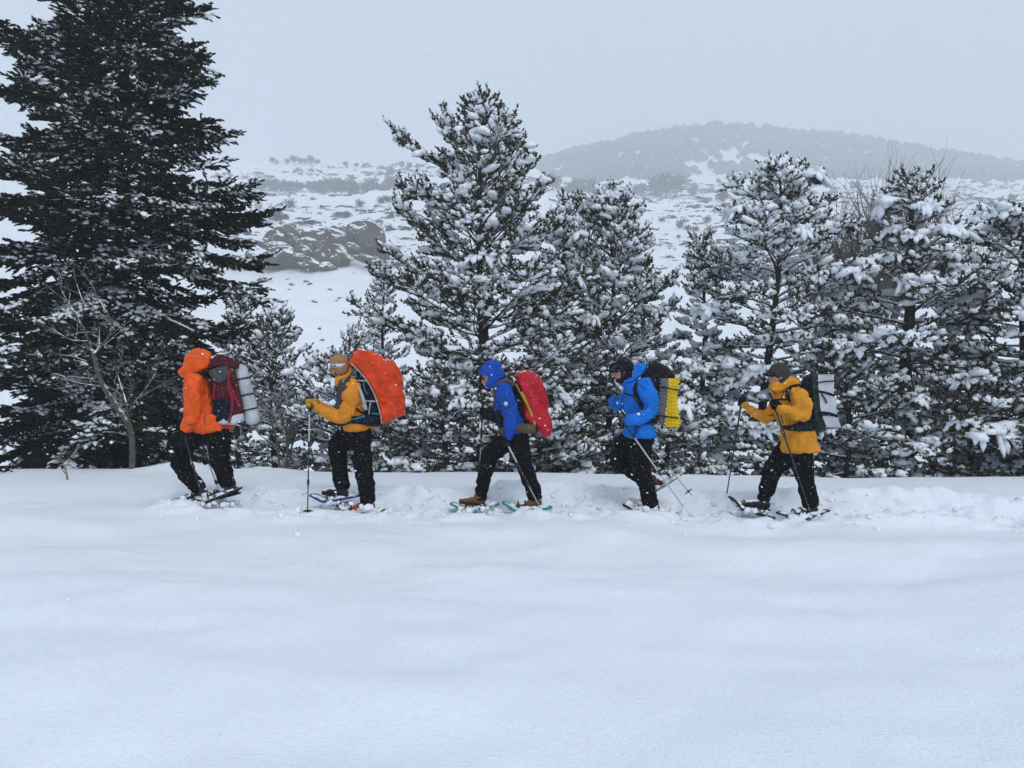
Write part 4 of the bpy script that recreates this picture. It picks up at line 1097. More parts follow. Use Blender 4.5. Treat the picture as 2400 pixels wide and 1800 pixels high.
g = Geo(); hand(g, f.p(250, 805, -.25), gN, axN, .0125, grow=1.15); organic(f.obj(g, 'glove', M_bglove), .006, 2)
g = Geo(); hand(g, f.p(292, 780, .24), gF, gF - pC, .0125, grow=1.15); organic(f.obj(g, 'glove', M_bglove), .006, 2)
boot(f, f.p(610, 1310, -.1), -14, M_boot_bk); boot(f, f.p(350, 1335, .1), -16, M_boot_bk)
snowshoe(f, f.p(520, 1385, -.1), -22, 'snowshoe lifted and loaded with snow under the orange-jacketed leader\'s rear foot', M_fr_blk)
snowshoe(f, f.p(330, 1405, .1), -20, 'snowshoe dug nose-down into the snow under the orange-jacketed leader\'s front foot', M_fr_blk)
pole(f, pA, pB, 'dark trekking pole angled back beside the orange-jacketed leader', (M_pdark, M_pdark, M_steel), split=(.42, .7))
pole(f, gF + nrm((gF - pC)[None])[0] * .05, pC + nrm((pC - gF)[None])[0] * .25, 'trekking pole half hidden between the orange-jacketed leader\'s legs', (M_pdark, M_steel))
bp = tag(empty('backpack', f.p(560, 750)), 'maroon and navy backpack with grey pocket worn by the leader in orange', 'backpack', 'backpacks of the hikers'); bo = np.array(bp.location)
B = lambda g, n, m, par=None: build(g, n, m, par or bp, bo)
main = organic(B(f.puff(Geo(), [(455, 300), (560, 270), (640, 300), (680, 420), (710, 560), (725, 700), (640, 745), (500, 750), (470, 620), (450, 450)], .155, .86), 'main_bag', M_maroon), .012, 5, .03, .12)
organic(B(f.puff(Geo(), [(418, 275), (440, 215), (500, 180), (580, 168), (640, 205), (690, 275), (685, 305), (600, 300), (500, 285), (430, 310)], .165, .8), 'lid', M_maroon), .011, 5, .03, .1)
organic(B(f.puff(Geo(), [(430, 320), (500, 290), (590, 275), (605, 340), (570, 415), (510, 430), (455, 390)], .055, .8, -.135), 'side_pocket', M_greyp), .009, 4, .015, .06)
organic(B(f.puff(Geo(), [(465, 560), (560, 540), (640, 600), (655, 700), (610, 755), (470, 765), (390, 745), (385, 700), (460, 670)], .17, .88), 'bottom_bag', M_navy), .011, 5, .02, .1)
organic(B(f.puff(Geo(), [(480, 745), (560, 715), (640, 690), (725, 680), (740, 735), (650, 778), (560, 776), (490, 772)], .168, .8), 'stuff_sack', M_matw), .011, 4, .03, .06)
g = Geo()
for pts in ([(590, 300, -.17), (600, 420, -.175), (640, 520, -.175), (690, 620, -.17)], [(615, 320, -.165), (590, 450, -.175), (630, 560, -.175), (620, 680, -.17), (600, 760, -.17)], [(480, 430, -.165), (470, 540, -.17), (480, 560, -.17)]):
    g = Geo(); g.tube(curve_pts([f.p(*q) for q in pts]), .016, 8, rd=.005); build(g, 'compression_strap', M_redst, main, bo)
for dy in (-.13, .13):
    g = Geo(); g.tube(curve_pts([f.p(440, 330, dy), f.p(340, 352, dy * 1.15), f.p(262, 395, dy * 1.25), f.p(238, 470, dy * 1.1), f.p(260, 600, dy * 1.0), f.p(360, 700, dy * 1.3)]), .024, 8, rd=.012); B(g, 'shoulder_strap', M_blk)
mb = f.p(800, 725); ma = f.p(700, 318); ax = ma - mb
mt = tag(empty('sleeping_mat', mb), 'pale grey rolled sleeping mat strapped upright on the maroon backpack', 'sleeping mat', 'sleeping mats on the backpacks')
g = Geo(); aa = nrm(ax[None])[0]; Lm = np.linalg.norm(ax)
k = 40; tt = np.linspace(0, 1, k); bul = 1 - .07 * np.exp(-((tt - .12) / .03) ** 2) - .07 * np.exp(-((tt - .19) / .03) ** 2) * 0 - .08 * np.exp(-((tt - .48) / .03) ** 2) - .07 * np.exp(-((tt - .81) / .03) ** 2)
g.tube(mb[None] + ax[None] * tt[:, None], .083 * bul * (1 - .06 * tt), 22, rd=.088 * bul); build(g, 'roll', M_matw, mt, mb)
th = np.linspace(0, 9 * math.pi, 90); rr_ = .010 + .066 * th / th.max(); u1 = nrm(np.cross(aa, [0, 1., 0])[None])[0]
for end, sg in ((ma, 1), (mb, -1)):
    g = Geo(); g.tube(end + aa * sg * .045 + (np.cos(th) * rr_)[:, None] * u1 + (np.sin(th) * rr_)[:, None] * np.array([0, 1., 0]), .006, 5); build(g, 'spiral_end', M_matw, mt, mb)
for t in (.19, .49, .82):
    g = Geo(); ring_strap(f, g, mb + ax * t, aa, .0855 * (1 - .05 * t), .092, .008); build(g, 'strap', M_blk, mt, mb)

for pts, mm in (([(372, 405, -.235), (378, 520, -.235), (372, 640, -.235)], M_orange), ([(222, 760, -.325), (262, 778, -.33), (300, 770, -.32)], M_char), ([(400, 690, -.225), (395, 740, -.245), (402, 785, -.255)], M_char)):
    g = Geo(); g.tube(curve_pts([f.p(*q) for q in pts]), .004, 6); f.obj(g, 'seam', mm)
# ============ 2: amber jacket, orange rain cover
f = Fig(680, 780, 3.607, 8.3, (590, 1400))
torso = [(470, 400, 0, 62, .12), (500, 455, 0, 92, .19), (520, 540, 0, 112, .20), (545, 640, 0, 112, .19), (586, 730, 0, 120, .225), (592, 800, 0, 124, .25)]
armN = [(530, 455, -.19, 72), (505, 560, -.235, 76), (462, 690, -.25, 66), (345, 688, -.25, 50), (232, 630, -.25, 40)]
armF = [(500, 460, .19, 66), (470, 560, .235, 66), (440, 680, .25, 58), (330, 670, .25, 46), (260, 625, .25, 38)]
legN = [(605, 815, -.085, 104, .12), (595, 930, -.10, 92), (612, 1100, -.1, 80), (640, 1260, -.1, 68), (660, 1435, -.1, 62)]
legF = [(540, 830, .07, 105, .13), (440, 920, .10, 90), (398, 990, .1, 80), (415, 1130, .1, 66), (437, 1285, .1, 62)]
pT, pB = f.p(166, 560, -.25), f.p(147, 1560, -.25); axN = pT - pB; gN = f.p(162, 605, -.25)
gF = f.p(215, 600, .25)
M = person(f, 'person in amber jacket with beige beanie and white goggles, second in line', torso, [armN, armF], [legN, legF], (408, 292), 0, 0,
           [(f.p(228, 628, -.25), gN, axN), (f.p(256, 622, .25), gF, axN)], [(455, 400, 0, 48), (430, 340, 0, 46)])
garment(f, 'trousers', M_black, [legN, legF, [(588, 790, 0, 105, .15), (575, 855, 0, 118, .16)]], .014, 3, .036, .08)
jk = garment(f, 'jacket', M_amber, [torso, armN, armF, [(594, 760, 0, 132, .25), (598, 808, 0, 134, .255)], [(450, 420, 0, 66, .1), (448, 385, 0, 68, .1)]], .012, 3, .038, .07)
g = Geo(); f.limb(g, [(500, 430, -.165, 52, .09), (462, 520, -.21, 50, .07), (425, 600, -.222, 40, .06), (392, 665, -.222, 28, .05)]); f.limb(g, [(450, 440, -.1, 50, .11), (440, 540, -.09, 45, .12), (440, 640, -.1, 36, .1)])
organic(f.obj(g, 'chest_panel', M_char, jk), .011, 4, .015, .08)
organic(f.obj(f.puff(Geo(), [(375, 385), (440, 365), (500, 330), (505, 275), (535, 300), (525, 350), (480, 385), (430, 415), (400, 460), (380, 440)], .105, .85), 'hood', M_amber), .010, 4, .02, .06)
g = Geo(); f.limb(g, [(455, 375, 0, 52, .072), (440, 335, 0, 54, .072), (452, 305, 0, 46, .068)]); organic(f.obj(g, 'neck_gaiter', M_greyp), .008, 3, .012, .04)
g = Geo(); g.ball((-.002, 0, .045), (.112, .094, .104), M); g.box((0, 0, -.09), (.2, .2, .055), M)
hat = Geo()
zz = np.linspace(.028, .148, 12); sect = np.sqrt(np.clip(1 - ((zz - .045) / .105) ** 2, 0.0, 1))
hat.tube(np.stack([np.full(12, -.004), np.zeros(12), zz], 1) @ np.array(M.to_3x3()).T + np.array(M.translation), .113 * sect + .002, 20, rd=.092 * sect + .002)
hat.tube(np.stack([np.full(3, -.014) - .012 * np.arange(3)[::-1] , np.zeros(3), np.array([-.022, .004, .03])], 1) @ np.array(M.to_3x3()).T + np.array(M.translation), .1, 20, rd=.09)
organic(f.obj(hat, 'beanie', M_beanie), .007, 2, .004, .02)
g = Geo(); a = np.linspace(0, 2 * math.pi, 33)
ringp = np.stack([np.cos(a) * .112 - .004, np.sin(a) * .097, .020 - .004 * np.cos(a)], 1)
V = np.concatenate([ringp + [0, 0, .02], ringp - [0, 0, .02], ringp * [.965, .965, 1] + [0, 0, .02], ringp * [.965, .965, 1] - [0, 0, .02]]); Q = []
for i in range(32): Q += [[i, i + 33, i + 34, i + 1], [66 + i, 67 + i, 100 + i, 99 + i], [i, i + 1, 67 + i, 66 + i], [33 + i, 99 + i, 100 + i, 34 + i]]
g.add(V @ np.array(M.to_3x3()).T + np.array(M.translation), None, Q); gog = f.obj(g, 'goggles', M_strap)
g = Geo(); g.ball((.105, 0, .008), (.026, .078, .042), M); f.obj(g, 'lens', M_lens, gog)
g = Geo(); 
for sy in (-1, 1): g.box((.088, sy * .074, .012), (.012, .006, .034), M)
f.obj(g, 'lens_frame', M_white, gog)
g = Geo(); g.box((.035, .0955, .018), (.026, .002, .012), M); lp = f.obj(g, 'strap_print', M_print, gog)
for i, (dx, wv) in enumerate(((.05, .003), (.042, .003), (.034, .003), (.026, .003))):
    g = Geo(); g.box((dx, .0978, .018), (.0025, .0008, .006 if i % 2 else .0045), M); f.obj(g, 'strap_letter', M_white, lp)
g = Geo(); g.ball((.048, 0, -.085), (.046, .05, .036), M); g.ball((.012, 0, -.06), (.04, .066, .045), M); g.ball((.084, 0, -.052), (.012, .026, .006), M); organic(f.obj(g, 'beard', M_beard), .006, 2, .008, .02)
g = Geo(); hand(g, f.p(226, 626, -.25), gN, axN, .0155, grow=1.4); organic(f.obj(g, 'glove', M_glove), .006, 3)
g = Geo(); hand(g, f.p(256, 622, .25), gF, axN, .0155, grow=1.4); organic(f.obj(g, 'glove', M_glove), .006, 3)
g = Geo(); f.limb(g, [(236, 631, -.25, 38), (227, 627, -.25, 39)]); f.obj(g, 'cuff', M_blk)
boot(f, f.p(645, 1440, -.1), -3, M_boot_or); boot(f, f.p(425, 1310, .1), 4, M_boot_bk)
snowshoe(f, f.p(600, 1512, -.1), -2, 'buried snowshoe under the red boot of the second hiker', M_fr_blk)
snowshoe(f, f.p(400, 1400, .1), -9, 'blue snowshoe with upturned nose under the second hiker\'s front foot', M_fr_blue, L=.6)
pole(f, pT, pB, 'slim upright trekking pole gripped by the yellow glove', (M_pwhite, M_pdark, M_pdark), split=(.38, .7), r=.008, bs=.045)
for i, sgn in enumerate((-1, 1)):                       # cross print on the thigh
    g = Geo(); c = f.p(524, 1012, -.205); d = np.array([.016, 0, .022 * sgn])
    g.sticks([c - d], [c + d], .0045, .0045, 5); f.obj(g, 'thigh_logo', M_lime)
bp = tag(empty('backpack', f.p(700, 780)), 'navy backpack under a tall orange rain cover, worn by the second hiker', 'backpack', 'backpacks of the hikers'); bo = np.array(bp.location)
organic(B(f.puff(Geo(), [(540, 345), (600, 330), (690, 470), (740, 620), (775, 765), (770, 792), (600, 795), (560, 740), (620, 700), (640, 640), (610, 520)], .15, .9), 'harness', M_navy), .011, 5, .02, .1)
organic(B(f.puff(Geo(), [(538, 166), (600, 150), (660, 152), (730, 180), (820, 225), (900, 266), (925, 330), (945, 420), (966, 540), (966, 680), (900, 716), (840, 738), (775, 765), (762, 690), (738, 600), (705, 505), (655, 410), (590, 325), (505, 252)], .19, .78), 'rain_cover', M_cover), .011, 4, .06, .09)
for dy in (-.19, .19):
    g = Geo(); g.tube(curve_pts([f.p(x, y, dy * 1.0) for x, y in ((520, 262), (590, 332), (655, 415), (705, 508), (740, 605), (764, 695), (774, 765))]), .006, 7); B(g, 'cover_hem', M_pipe)
for dy in (-.125, .125):
    g = Geo(); g.tube(curve_pts([f.p(560, 420, dy), f.p(500, 402, dy * 1.25), f.p(445, 425, dy * 1.5), f.p(480, 412, dy * 1.75), f.p(560, 440, dy * 1.85), f.p(610, 540, dy * 1.8), f.p(640, 650, dy * 1.6)]), .02, 8, rd=.008); ss = B(g, 'shoulder_strap', M_pipe if dy < 0 else M_blk)
for pts, mm, wd in (([(620, 420, -.165), (630, 480, -.17), (655, 520, -.17)], M_teal, .009), ([(690, 685, -.165), (760, 685, -.165)], M_teal, .012), ([(570, 402, -.17), (650, 408, -.165)], M_pipe, .008), ([(620, 575, -.17), (720, 580, -.165)], M_pipe, .009),
                    ([(540, 630, -.24), (590, 665, -.21), (640, 690, -.18)], M_blk, .012), ([(680, 590, -.17), (670, 640, -.17), (665, 690, -.17)], M_pipe, .008), ([(540, 300, -.16), (560, 380, -.17)], M_teal, .012)):
    g = Geo(); g.tube(curve_pts([f.p(*q) for q in pts]), wd, 7, rd=.004); B(g, 'webbing', mm)
g = Geo(); f.limb(g, [(450, 768, -.14, 18, .05), (520, 740, -.235, 26, .03), (620, 735, -.245, 40, .03), (700, 745, -.2, 48, .05)]); B(g, 'hip_belt', M_navy)
g = Geo(); g.tube(curve_pts([f.p(490, 742, -.255), f.p(560, 726, -.272), f.p(630, 704, -.274)]), .014, 7, rd=.004); B(g, 'belt_webbing', M_teal)

# ============ 3: blue hooded jacket, red rain cover
f = Fig(1040, 800, 3.77, 8.3, (560, 1440))
torso = [(480, 385, 0, 62, .12), (520, 440, 0, 98, .19), (550, 540, 0, 112, .20), (580, 640, 0, 110, .19), (626, 725, 0, 110, .215), (632, 796, 0, 110, .235)]
armN = [(535, 435, -.20, 78), (565, 540, -.24, 82), (598, 650, -.25, 66), (592, 740, -.26, 58), (562, 835, -.26, 46)]
armF = [(520, 450, .19, 66), (500, 560, .235, 64), (480, 670, .25, 56), (420, 660, .27, 46), (370, 635, .28, 40)]
legN = [(655, 830, -.08, 92, .12), (680, 960, -.1, 88), (728, 1120, -.1, 74), (775, 1260, -.1, 66), (808, 1375, -.1, 60)]
legF = [(560, 850, .07, 105, .13), (470, 950, .1, 86), (402, 1025, .1, 76), (365, 1180, .1, 62), (325, 1375, .1, 58)]
gN = f.p(548, 880, -.27); pB = f.p(890, 1545, -.29); axN = gN - pB
gF = f.p(342, 622, .29); pD = f.p(316, 1180, .3)
M = person(f, 'person in dark blue hooded jacket bent forward under a red pack', torso, [armN, armF], [legN, legF], (418, 318), -12, 0, [(f.p(562, 838, -.26), gN, axN), (f.p(372, 636, .28), gF, gF - pD)], [(480, 390, 0, 48), (445, 340, 0, 46)])
garment(f, 'trousers', M_black, [legN, legF, [(640, 790, 0, 92, .15), (622, 855, 0, 110, .16)]], .014, 3, .036, .08)
jk = garment(f, 'jacket', M_blue, [torso, armN], .012, 3, .04, .07)
g = Geo(); f.limb(g, armF, add=.002); f.limb(g, [(500, 575, .02, 48, .17), (508, 650, .02, 46, .17), (520, 745, .02, 44, .16)]); organic(f.obj(g, 'dark_panels', M_navy, jk), .012, 4, .02, .08)
organic(f.obj(f.puff(Geo(), [(303, 292), (325, 240), (365, 190), (420, 164), (470, 168), (500, 200), (508, 248), (548, 292), (540, 320), (495, 335), (488, 372), (445, 418), (378, 408), (365, 378), (392, 345), (398, 305), (345, 296)], .112, .8), 'hood', M_blue), .009, 3, .026, .06)
g = Geo(); 
for sy in (-1, 1):
    g.ball((.098, sy * .032, .004), (.006, .026, .019), M)
f.obj(g, 'glasses', M_lens)
g = Geo(); c = f.p(548, 551, -.355); a = np.linspace(0, 2 * math.pi, 25)
g.tube(c + np.stack([np.cos(a) * .019, np.zeros(25), np.sin(a) * .019], 1), .0028, 6, cap=False); lg = f.obj(g, 'sleeve_logo', M_white)
g = Geo(); g.ball(c, (.010, .003, .012)); g.ball(c + [.006, 0, .007], (.007, .003, .005)); f.obj(g, 'logo_emblem', M_white, lg)
for (w_, c_, ax_) in ((f.p(562, 838, -.26), gN, axN), (f.p(372, 636, .28), gF, gF - pD)):
    g = Geo(); hand(g, w_, c_, ax_, .0125, grow=1.15); organic(f.obj(g, 'glove', M_bglove), .006, 2)
boot(f, f.p(790, 1400, -.1), -6, M_boot_br); boot(f, f.p(300, 1375, .1), 6, M_boot_br)
snowshoe(f, f.p(740, 1480, -.1), -4, 'teal snowshoe sunk in loose snow under the rear boot of the blue-hooded hiker', M_fr_teal)
snowshoe(f, f.p(280, 1468, .1), -9, 'teal snowshoe under the brown front boot of the blue-hooded hiker', M_fr_teal)
pole(f, gN + nrm(axN[None])[0] * .07, pB, 'two-tone trekking pole slanting back beside the blue-hooded hiker', (M_pwhite, M_pdark, M_steel), split=(.36, .6), bs=.03)
pole(f, gF + nrm((gF - pD)[None])[0] * .05, pD, 'trekking pole with a red band held ahead by the blue-hooded hiker', (M_pdark, M_pred, M_pwhite), split=(.42, .56), bs=.035)
bp = tag(empty('backpack', f.p(760, 800)), 'backpack under a glossy red rain cover sagging at the bottom', 'backpack', 'backpacks of the hikers'); bo = np.array(bp.location)
organic(B(f.puff(Geo(), [(610, 390), (660, 370), (700, 520), (720, 700), (830, 760), (820, 812), (700, 800), (640, 770), (640, 620)], .14, .9), 'harness', M_navy), .011, 5, .02, .1)
organic(B(f.puff(Geo(), [(640, 300), (668, 272), (710, 257), (780, 266), (830, 296), (868, 355), (898, 440), (915, 540), (922, 640), (945, 690), (958, 745), (950, 800), (925, 832), (885, 838), (835, 818), (800, 752), (745, 735), (712, 700), (705, 600), (690, 470), (655, 390)], .17, .78), 'rain_cover', M_redc), .010, 4, .05, .08)
for pts, mm, wd in (([(690, 450, -.17), (735, 550, -.18), (765, 620, -.182), (806, 738, -.165)], M_olive, .014), ([(640, 380, -.155), (680, 460, -.165), (720, 540, -.172)], M_olive, .008), ([(680, 720, -.16), (672, 832, -.17)], M_khaki, .012)):
    g = Geo(); g.tube(curve_pts([f.p(*q) for q in pts]), wd, 7, rd=.005); B(g, 'webbing', mm)
for dy in (-.125, .125):
    g = Geo(); g.tube(curve_pts([f.p(640, 390, dy), f.p(560, 350, dy * 1.2), f.p(500, 365, dy * 1.35), f.p(455, 430, dy * 1.2), f.p(470, 560, dy), f.p(560, 690, dy * 1.3)]), .022, 8, rd=.009); B(g, 'shoulder_strap', M_khaki)
g = Geo(); f.limb(g, [(500, 790, -.1, 18, .05), (580, 770, -.235, 24, .03), (680, 765, -.225, 40, .03), (780, 775, -.17, 44, .05)]); B(g, 'hip_belt', M_khaki)

# ============ 4: azure jacket, black pack with yellow foam mat
f = Fig(1370, 800, 3.77, 8.25, (570, 1470))
torso = [(425, 355, 0, 62, .12), (455, 430, 0, 100, .19), (470, 530, 0, 118, .20), (480, 630, 0, 120, .19), (485, 730, 0, 128, .23), (486, 825, 0, 138, .25)]
armN = [(535, 400, -.19, 76), (575, 500, -.235, 78), (588, 610, -.25, 66), (490, 675, -.26, 54), (385, 700, -.26, 42)]
armF = [(410, 440, .18, 66), (350, 530, .235, 60), (290, 575, .25, 54), (245, 520, .25, 42)]
legN = [(510, 835, -.08, 108, .12), (485, 960, -.1, 96), (500, 1110, -.1, 82), (545, 1290, -.1, 70), (590, 1455, -.1, 64)]
legF = [(430, 850, .07, 110, .13), (345, 950, .1, 92), (295, 1040, .1, 74), (400, 1140, .12, 64), (520, 1215, .14, 58), (590, 1250, .14, 54)]
gN = f.p(338, 705, -.27); pB = f.p(872, 1462, -.27); axN = gN - pB
gF = f.p(222, 492, .27); pD = f.p(955, 1370, -.1)
gF2 = f.p(225, 495, .26)
M = person(f, 'person in bright blue jacket and black cap carrying a yellow foam mat', torso, [armN, armF], [legN, legF], (338, 262), -6, 0, [(f.p(380, 702, -.26), gN, axN), (f.p(245, 520, .25), gF2, gF2 - pD)], [(425, 370, 0, 50), (385, 330, 0, 46)])
garment(f, 'trousers', M_black, [legN, legF, [(492, 800, 0, 112, .15), (488, 860, 0, 120, .16)]], .014, 3, .036, .08)
garment(f, 'jacket', M_azure, [torso, armN, armF, [(484, 790, 0, 144, .25), (484, 836, 0, 148, .258)], [(400, 380, 0, 62, .1), (385, 345, 0, 60, .095)]], .012, 3, .04, .07)
organic(f.obj(f.puff(Geo(), [(432, 220), (480, 196), (550, 192), (552, 230), (525, 280), (470, 330), (420, 365), (360, 378), (350, 362), (405, 340), (432, 290)], .12, .82), 'hood', M_azure), .010, 4, .025, .06)
g = Geo(); g.ball((-.016, 0, .042), (.112, .094, .108), M); g.ball((-.02, 0, -.04), (.08, .09, .1), M); g.ball((.025, 0, -.1), (.074, .066, .042), M); organic(f.obj(g, 'balaclava', M_blk), .008, 3, .006, .03)
g = Geo(); V, Q = [], []
for i, xx in enumerate(np.linspace(.06, .165, 7)):
    for j, yy in enumerate(np.linspace(-1, 1, 9)):
        hw = .078 * math.sqrt(max(0, 1 - ((xx - .06) / .112) ** 2)) + .004; zz_ = .048 - .22 * (xx - .06) - .55 * (yy * hw) ** 2 / .08
        V += [[xx, yy * hw, zz_ + .006], [xx, yy * hw, zz_ - .006]]
for i in range(6):
    for j in range(8):
        a_ = (i * 9 + j) * 2; b_ = a_ + 2; d_ = ((i + 1) * 9 + j) * 2; c_ = d_ + 2; Q += [[a_, d_, c_, b_], [a_ + 1, b_ + 1, c_ + 1, d_ + 1]]
VIS = (np.array(V), Q)
g.add(VIS[0] @ np.array(M.to_3x3()).T + np.array(M.translation), None, Q); f.obj(g, 'cap_visor', M_blk)
g = Geo()
for (dx, dz, hx, hz) in ((0, .011, .013, .002), (0, -.011, .013, .002), (.012, 0, .002, .012), (-.012, 0, .002, .012)): g.box((.062 + dx, .083 - dx * .35, .064 + dz), (hx, .003, hz), M)
f.obj(g, 'cap_logo', M_greyp)
g = Geo()
for sy in (-1, 1): g.ball((.094, sy * .034, .006), (.008, .028, .017), M); g.sticks([np.array(M @ Vector((.09, sy * .06, .01)))], [np.array(M @ Vector((.0, sy * .08, .012)))], .004, .004, 5)
f.obj(g, 'glasses', mat('pale_frame', (.5, .36, .34), .4, var=.1))
g = Geo(); hand(g, f.p(380, 702, -.26), gN, axN, .0125, grow=1.2); organic(f.obj(g, 'glove', M_brglove), .006, 2)
g = Geo(); hand(g, f.p(245, 520, .25), gF2, gF2 - pD, .014, grow=1.3); organic(f.obj(g, 'glove', M_bglove), .006, 2)
boot(f, f.p(580, 1450, -.1), 2, M_boot_rd); boot(f, f.p(612, 1250, .14), -38, M_boot_rd)
snowshoe(f, f.p(560, 1515, -.1), 0, 'snowshoe buried under the standing foot of the bright blue hiker', M_fr_blk)
snowshoe(f, f.p(690, 1262, .14), -30, 'grey snowshoe swinging up behind the bright blue hiker', M_fr_grey, L=.5)
pole(f, gN + nrm(axN[None])[0] * .05, pB, 'pale trekking pole trailing back from the bright blue hiker\'s waist', (M_pdark, M_pwhite, M_pwhite), split=(.2, .62), basket=False)
pole(f, gF2 + nrm((gF2 - pD)[None])[0] * .05, pD, 'pale trekking pole with a round basket lifted off the snow', (M_pdark, M_pwhite, M_pwhite), split=(.34, .7), bs=.045)
bp = tag(empty('backpack', f.p(620, 760)), 'black backpack with dome lid worn by the bright blue hiker', 'backpack', 'backpacks of the hikers'); bo = np.array(bp.location)
organic(B(f.puff(Geo(), [(540, 330), (620, 290), (690, 320), (675, 480), (660, 640), (640, 730), (560, 720), (600, 620), (620, 480), (570, 380)], .16, .88), 'main_bag', M_blk), .011, 5, .02, .1)
organic(B(f.puff(Geo(), [(500, 320), (560, 250), (590, 208), (650, 195), (720, 222), (775, 270), (800, 318), (720, 335), (620, 340), (540, 350)], .165, .8), 'lid', M_blk), .011, 5, .04, .08)
for dy in (-.125, .125):
    g = Geo(); g.tube(curve_pts([f.p(560, 345, dy), f.p(490, 352, dy * 1.5), f.p(448, 400, dy * 1.75), f.p(455, 470, dy * 1.7), f.p(500, 570, dy * 1.65), f.p(560, 640, dy * 1.4)]), .022, 8, rd=.009); B(g, 'shoulder_strap', M_blk)
g = Geo(); g.tube(curve_pts([f.p(352, 460, -.05), f.p(400, 472, -.15), f.p(456, 482, -.2)]), .010, 7, rd=.005); B(g, 'chest_strap', M_blk)
g = Geo(); f.limb(g, [(395, 738, -.19, 14, .03), (480, 722, -.24, 20, .03), (580, 690, -.225, 34, .03), (640, 670, -.16, 40, .04)]); B(g, 'hip_belt', M_blk)
g = Geo(); g.tube(curve_pts([f.p(470, 740, -.26), f.p(452, 780, -.265), f.p(448, 832, -.265)]), .008, 7, rd=.004); B(g, 'hanging_strap', M_blk)
mt = tag(empty('sleeping_mat', f.p(740, 750)), 'yellow and grey egg-crate foam mat folded upright on the black backpack', 'sleeping mat', 'sleeping mats on the backpacks'); mo = np.array(mt.location)
def foam(x0t, x1t, x0b, x1b, yt, yb, d, nu, nv, name, m, sag=0):
    """slab standing upright, its face to the camera and its outer edge covered with egg-crate bumps"""
    P, Q = [], []
    U = [(u, -1) for u in np.linspace(0, 1, nu)] + [(1, w_) for w_ in np.linspace(-1, 1, nu)[1:]] + [(u, 1) for u in np.linspace(1, 0, nu)[1:]] + [(0, w_) for w_ in np.linspace(1, -1, nu)[1:-1]]
    n = len(U)
    for j in range(nv):
        t = j / (nv - 1); y = yt + (yb - yt) * t
        xa = x0t + (x0b - x0t) * t; xb = x1t + (x1b - x1t) * t - sag * math.sin(math.pi * min(1, t * 1.25)) 
        for i, (u, w_) in enumerate(U):
            pr = .010 if (i % 2 == 0 and j % 2 == 0) else -.012
            nx, ny = (0, w_) if abs(w_) == 1 and 0 < u < 1 else ((1 if u > .5 else -1), w_ * .5)
            p = f.p(xa + (xb - xa) * u, y, w_ * d); P.append(p + np.array([nx * pr, ny * pr, 0]))
    for j in range(nv - 1):
        for i in range(n): Q.append([j * n + i, j * n + (i + 1) % n, (j + 1) * n + (i + 1) % n, (j + 1) * n + i])
    g = Geo(); P = np.array(P); c0, c1 = P[:n].mean(0), P[-n:].mean(0); k = len(P); T = []
    for i in range(n): T += [[(i + 1) % n, i, k], [k - n + i, k - n + (i + 1) % n, k + 1]]
    g.add(np.concatenate([P, [c0, c1]]), T, Q); return build(g, name, m, mt, mo, False)
foam(672, 742, 648, 706, 325, 742, .2, 7, 27, 'grey_fold', M_gfoam)
foam(744, 846, 708, 842, 326, 758, .2, 9, 27, 'yellow_fold', M_yel, 22)
for (x0, y0, x1, y1) in ((662, 404, 838, 432), (650, 655, 826, 678)):
    g = Geo(); 
    for dy in (-.213, .213): g.tube(curve_pts([f.p(x0, y0, dy), f.p((x0 + x1) / 2, (y0 + y1) / 2, dy * 1.02), f.p(x1, y1, dy)]), .008, 7, rd=.004)
    g.tube(curve_pts([f.p(x1, y1, -.213), f.p(x1 + 4, y1, 0), f.p(x1, y1, .213)]), .008, 7, rd=.004, ref=(1, 0, 0)); build(g, 'strap', M_blk, mt, mo)

# ============ 5: golden jacket, white folded mat
f = Fig(1680, 820, 3.772, 8.0, (640, 1440))
torso = [(600, 330, 0, 70, .12), (640, 390, 0, 115, .19), (655, 480, 0, 140, .20), (680, 590, 0, 140, .2), (705, 690, 0, 130, .215), (722, 790, 0, 146, .25), (728, 875, 0, 158, .262)]
armN = [(715, 400, -.19, 82), (755, 490, -.235, 84), (752, 562, -.25, 76), (650, 545, -.27, 58), (560, 512, -.28, 46)]
armF = [(570, 430, .18, 72), (500, 530, .235, 68), (440, 595, .25, 58), (350, 560, .26, 50), (255, 492, .27, 42)]
legN = [(738, 890, -.08, 108, .12), (755, 1010, -.1, 94), (785, 1150, -.1, 80), (812, 1280, -.1, 72), (835, 1385, -.1, 66)]
legF = [(640, 890, .07, 118, .13), (545, 1000, .1, 94), (478, 1100, .1, 80), (450, 1210, .1, 74), (415, 1300, .1, 66)]
gN = f.p(505, 485, -.29); pB = f.p(822, 1420, -.27); axN = gN - pB
gF = f.p(218, 465, .28); pD = f.p(86, 1290, .28)
M = person(f, 'person in long golden jacket with grey visor cap, last in line', torso, [armN, armF], [legN, legF], (545, 232), 0, 0, [(f.p(558, 512, -.28), gN, axN), (f.p(255, 492, .27), gF, gF - pD)], [(595, 340, 0, 54), (568, 290, 0, 48)])
garment(f, 'trousers', M_black, [legN, legF, [(722, 850, 0, 118, .15), (705, 900, 0, 124, .16)]], .014, 3, .036, .08)
jk = garment(f, 'jacket', M_gold, [torso, armN, armF, [(726, 840, 0, 160, .26), (730, 886, 0, 162, .268)], [(560, 370, 0, 84, .1), (545, 330, 0, 78, .1)]], .012, 3, .042, .07)
organic(f.obj(f.puff(Geo(), [(600, 275), (640, 235), (690, 246), (746, 280), (740, 305), (690, 318), (640, 345), (560, 375), (475, 372), (462, 345), (530, 318)], .125, .84), 'hood', M_gold), .010, 4, .025, .06)
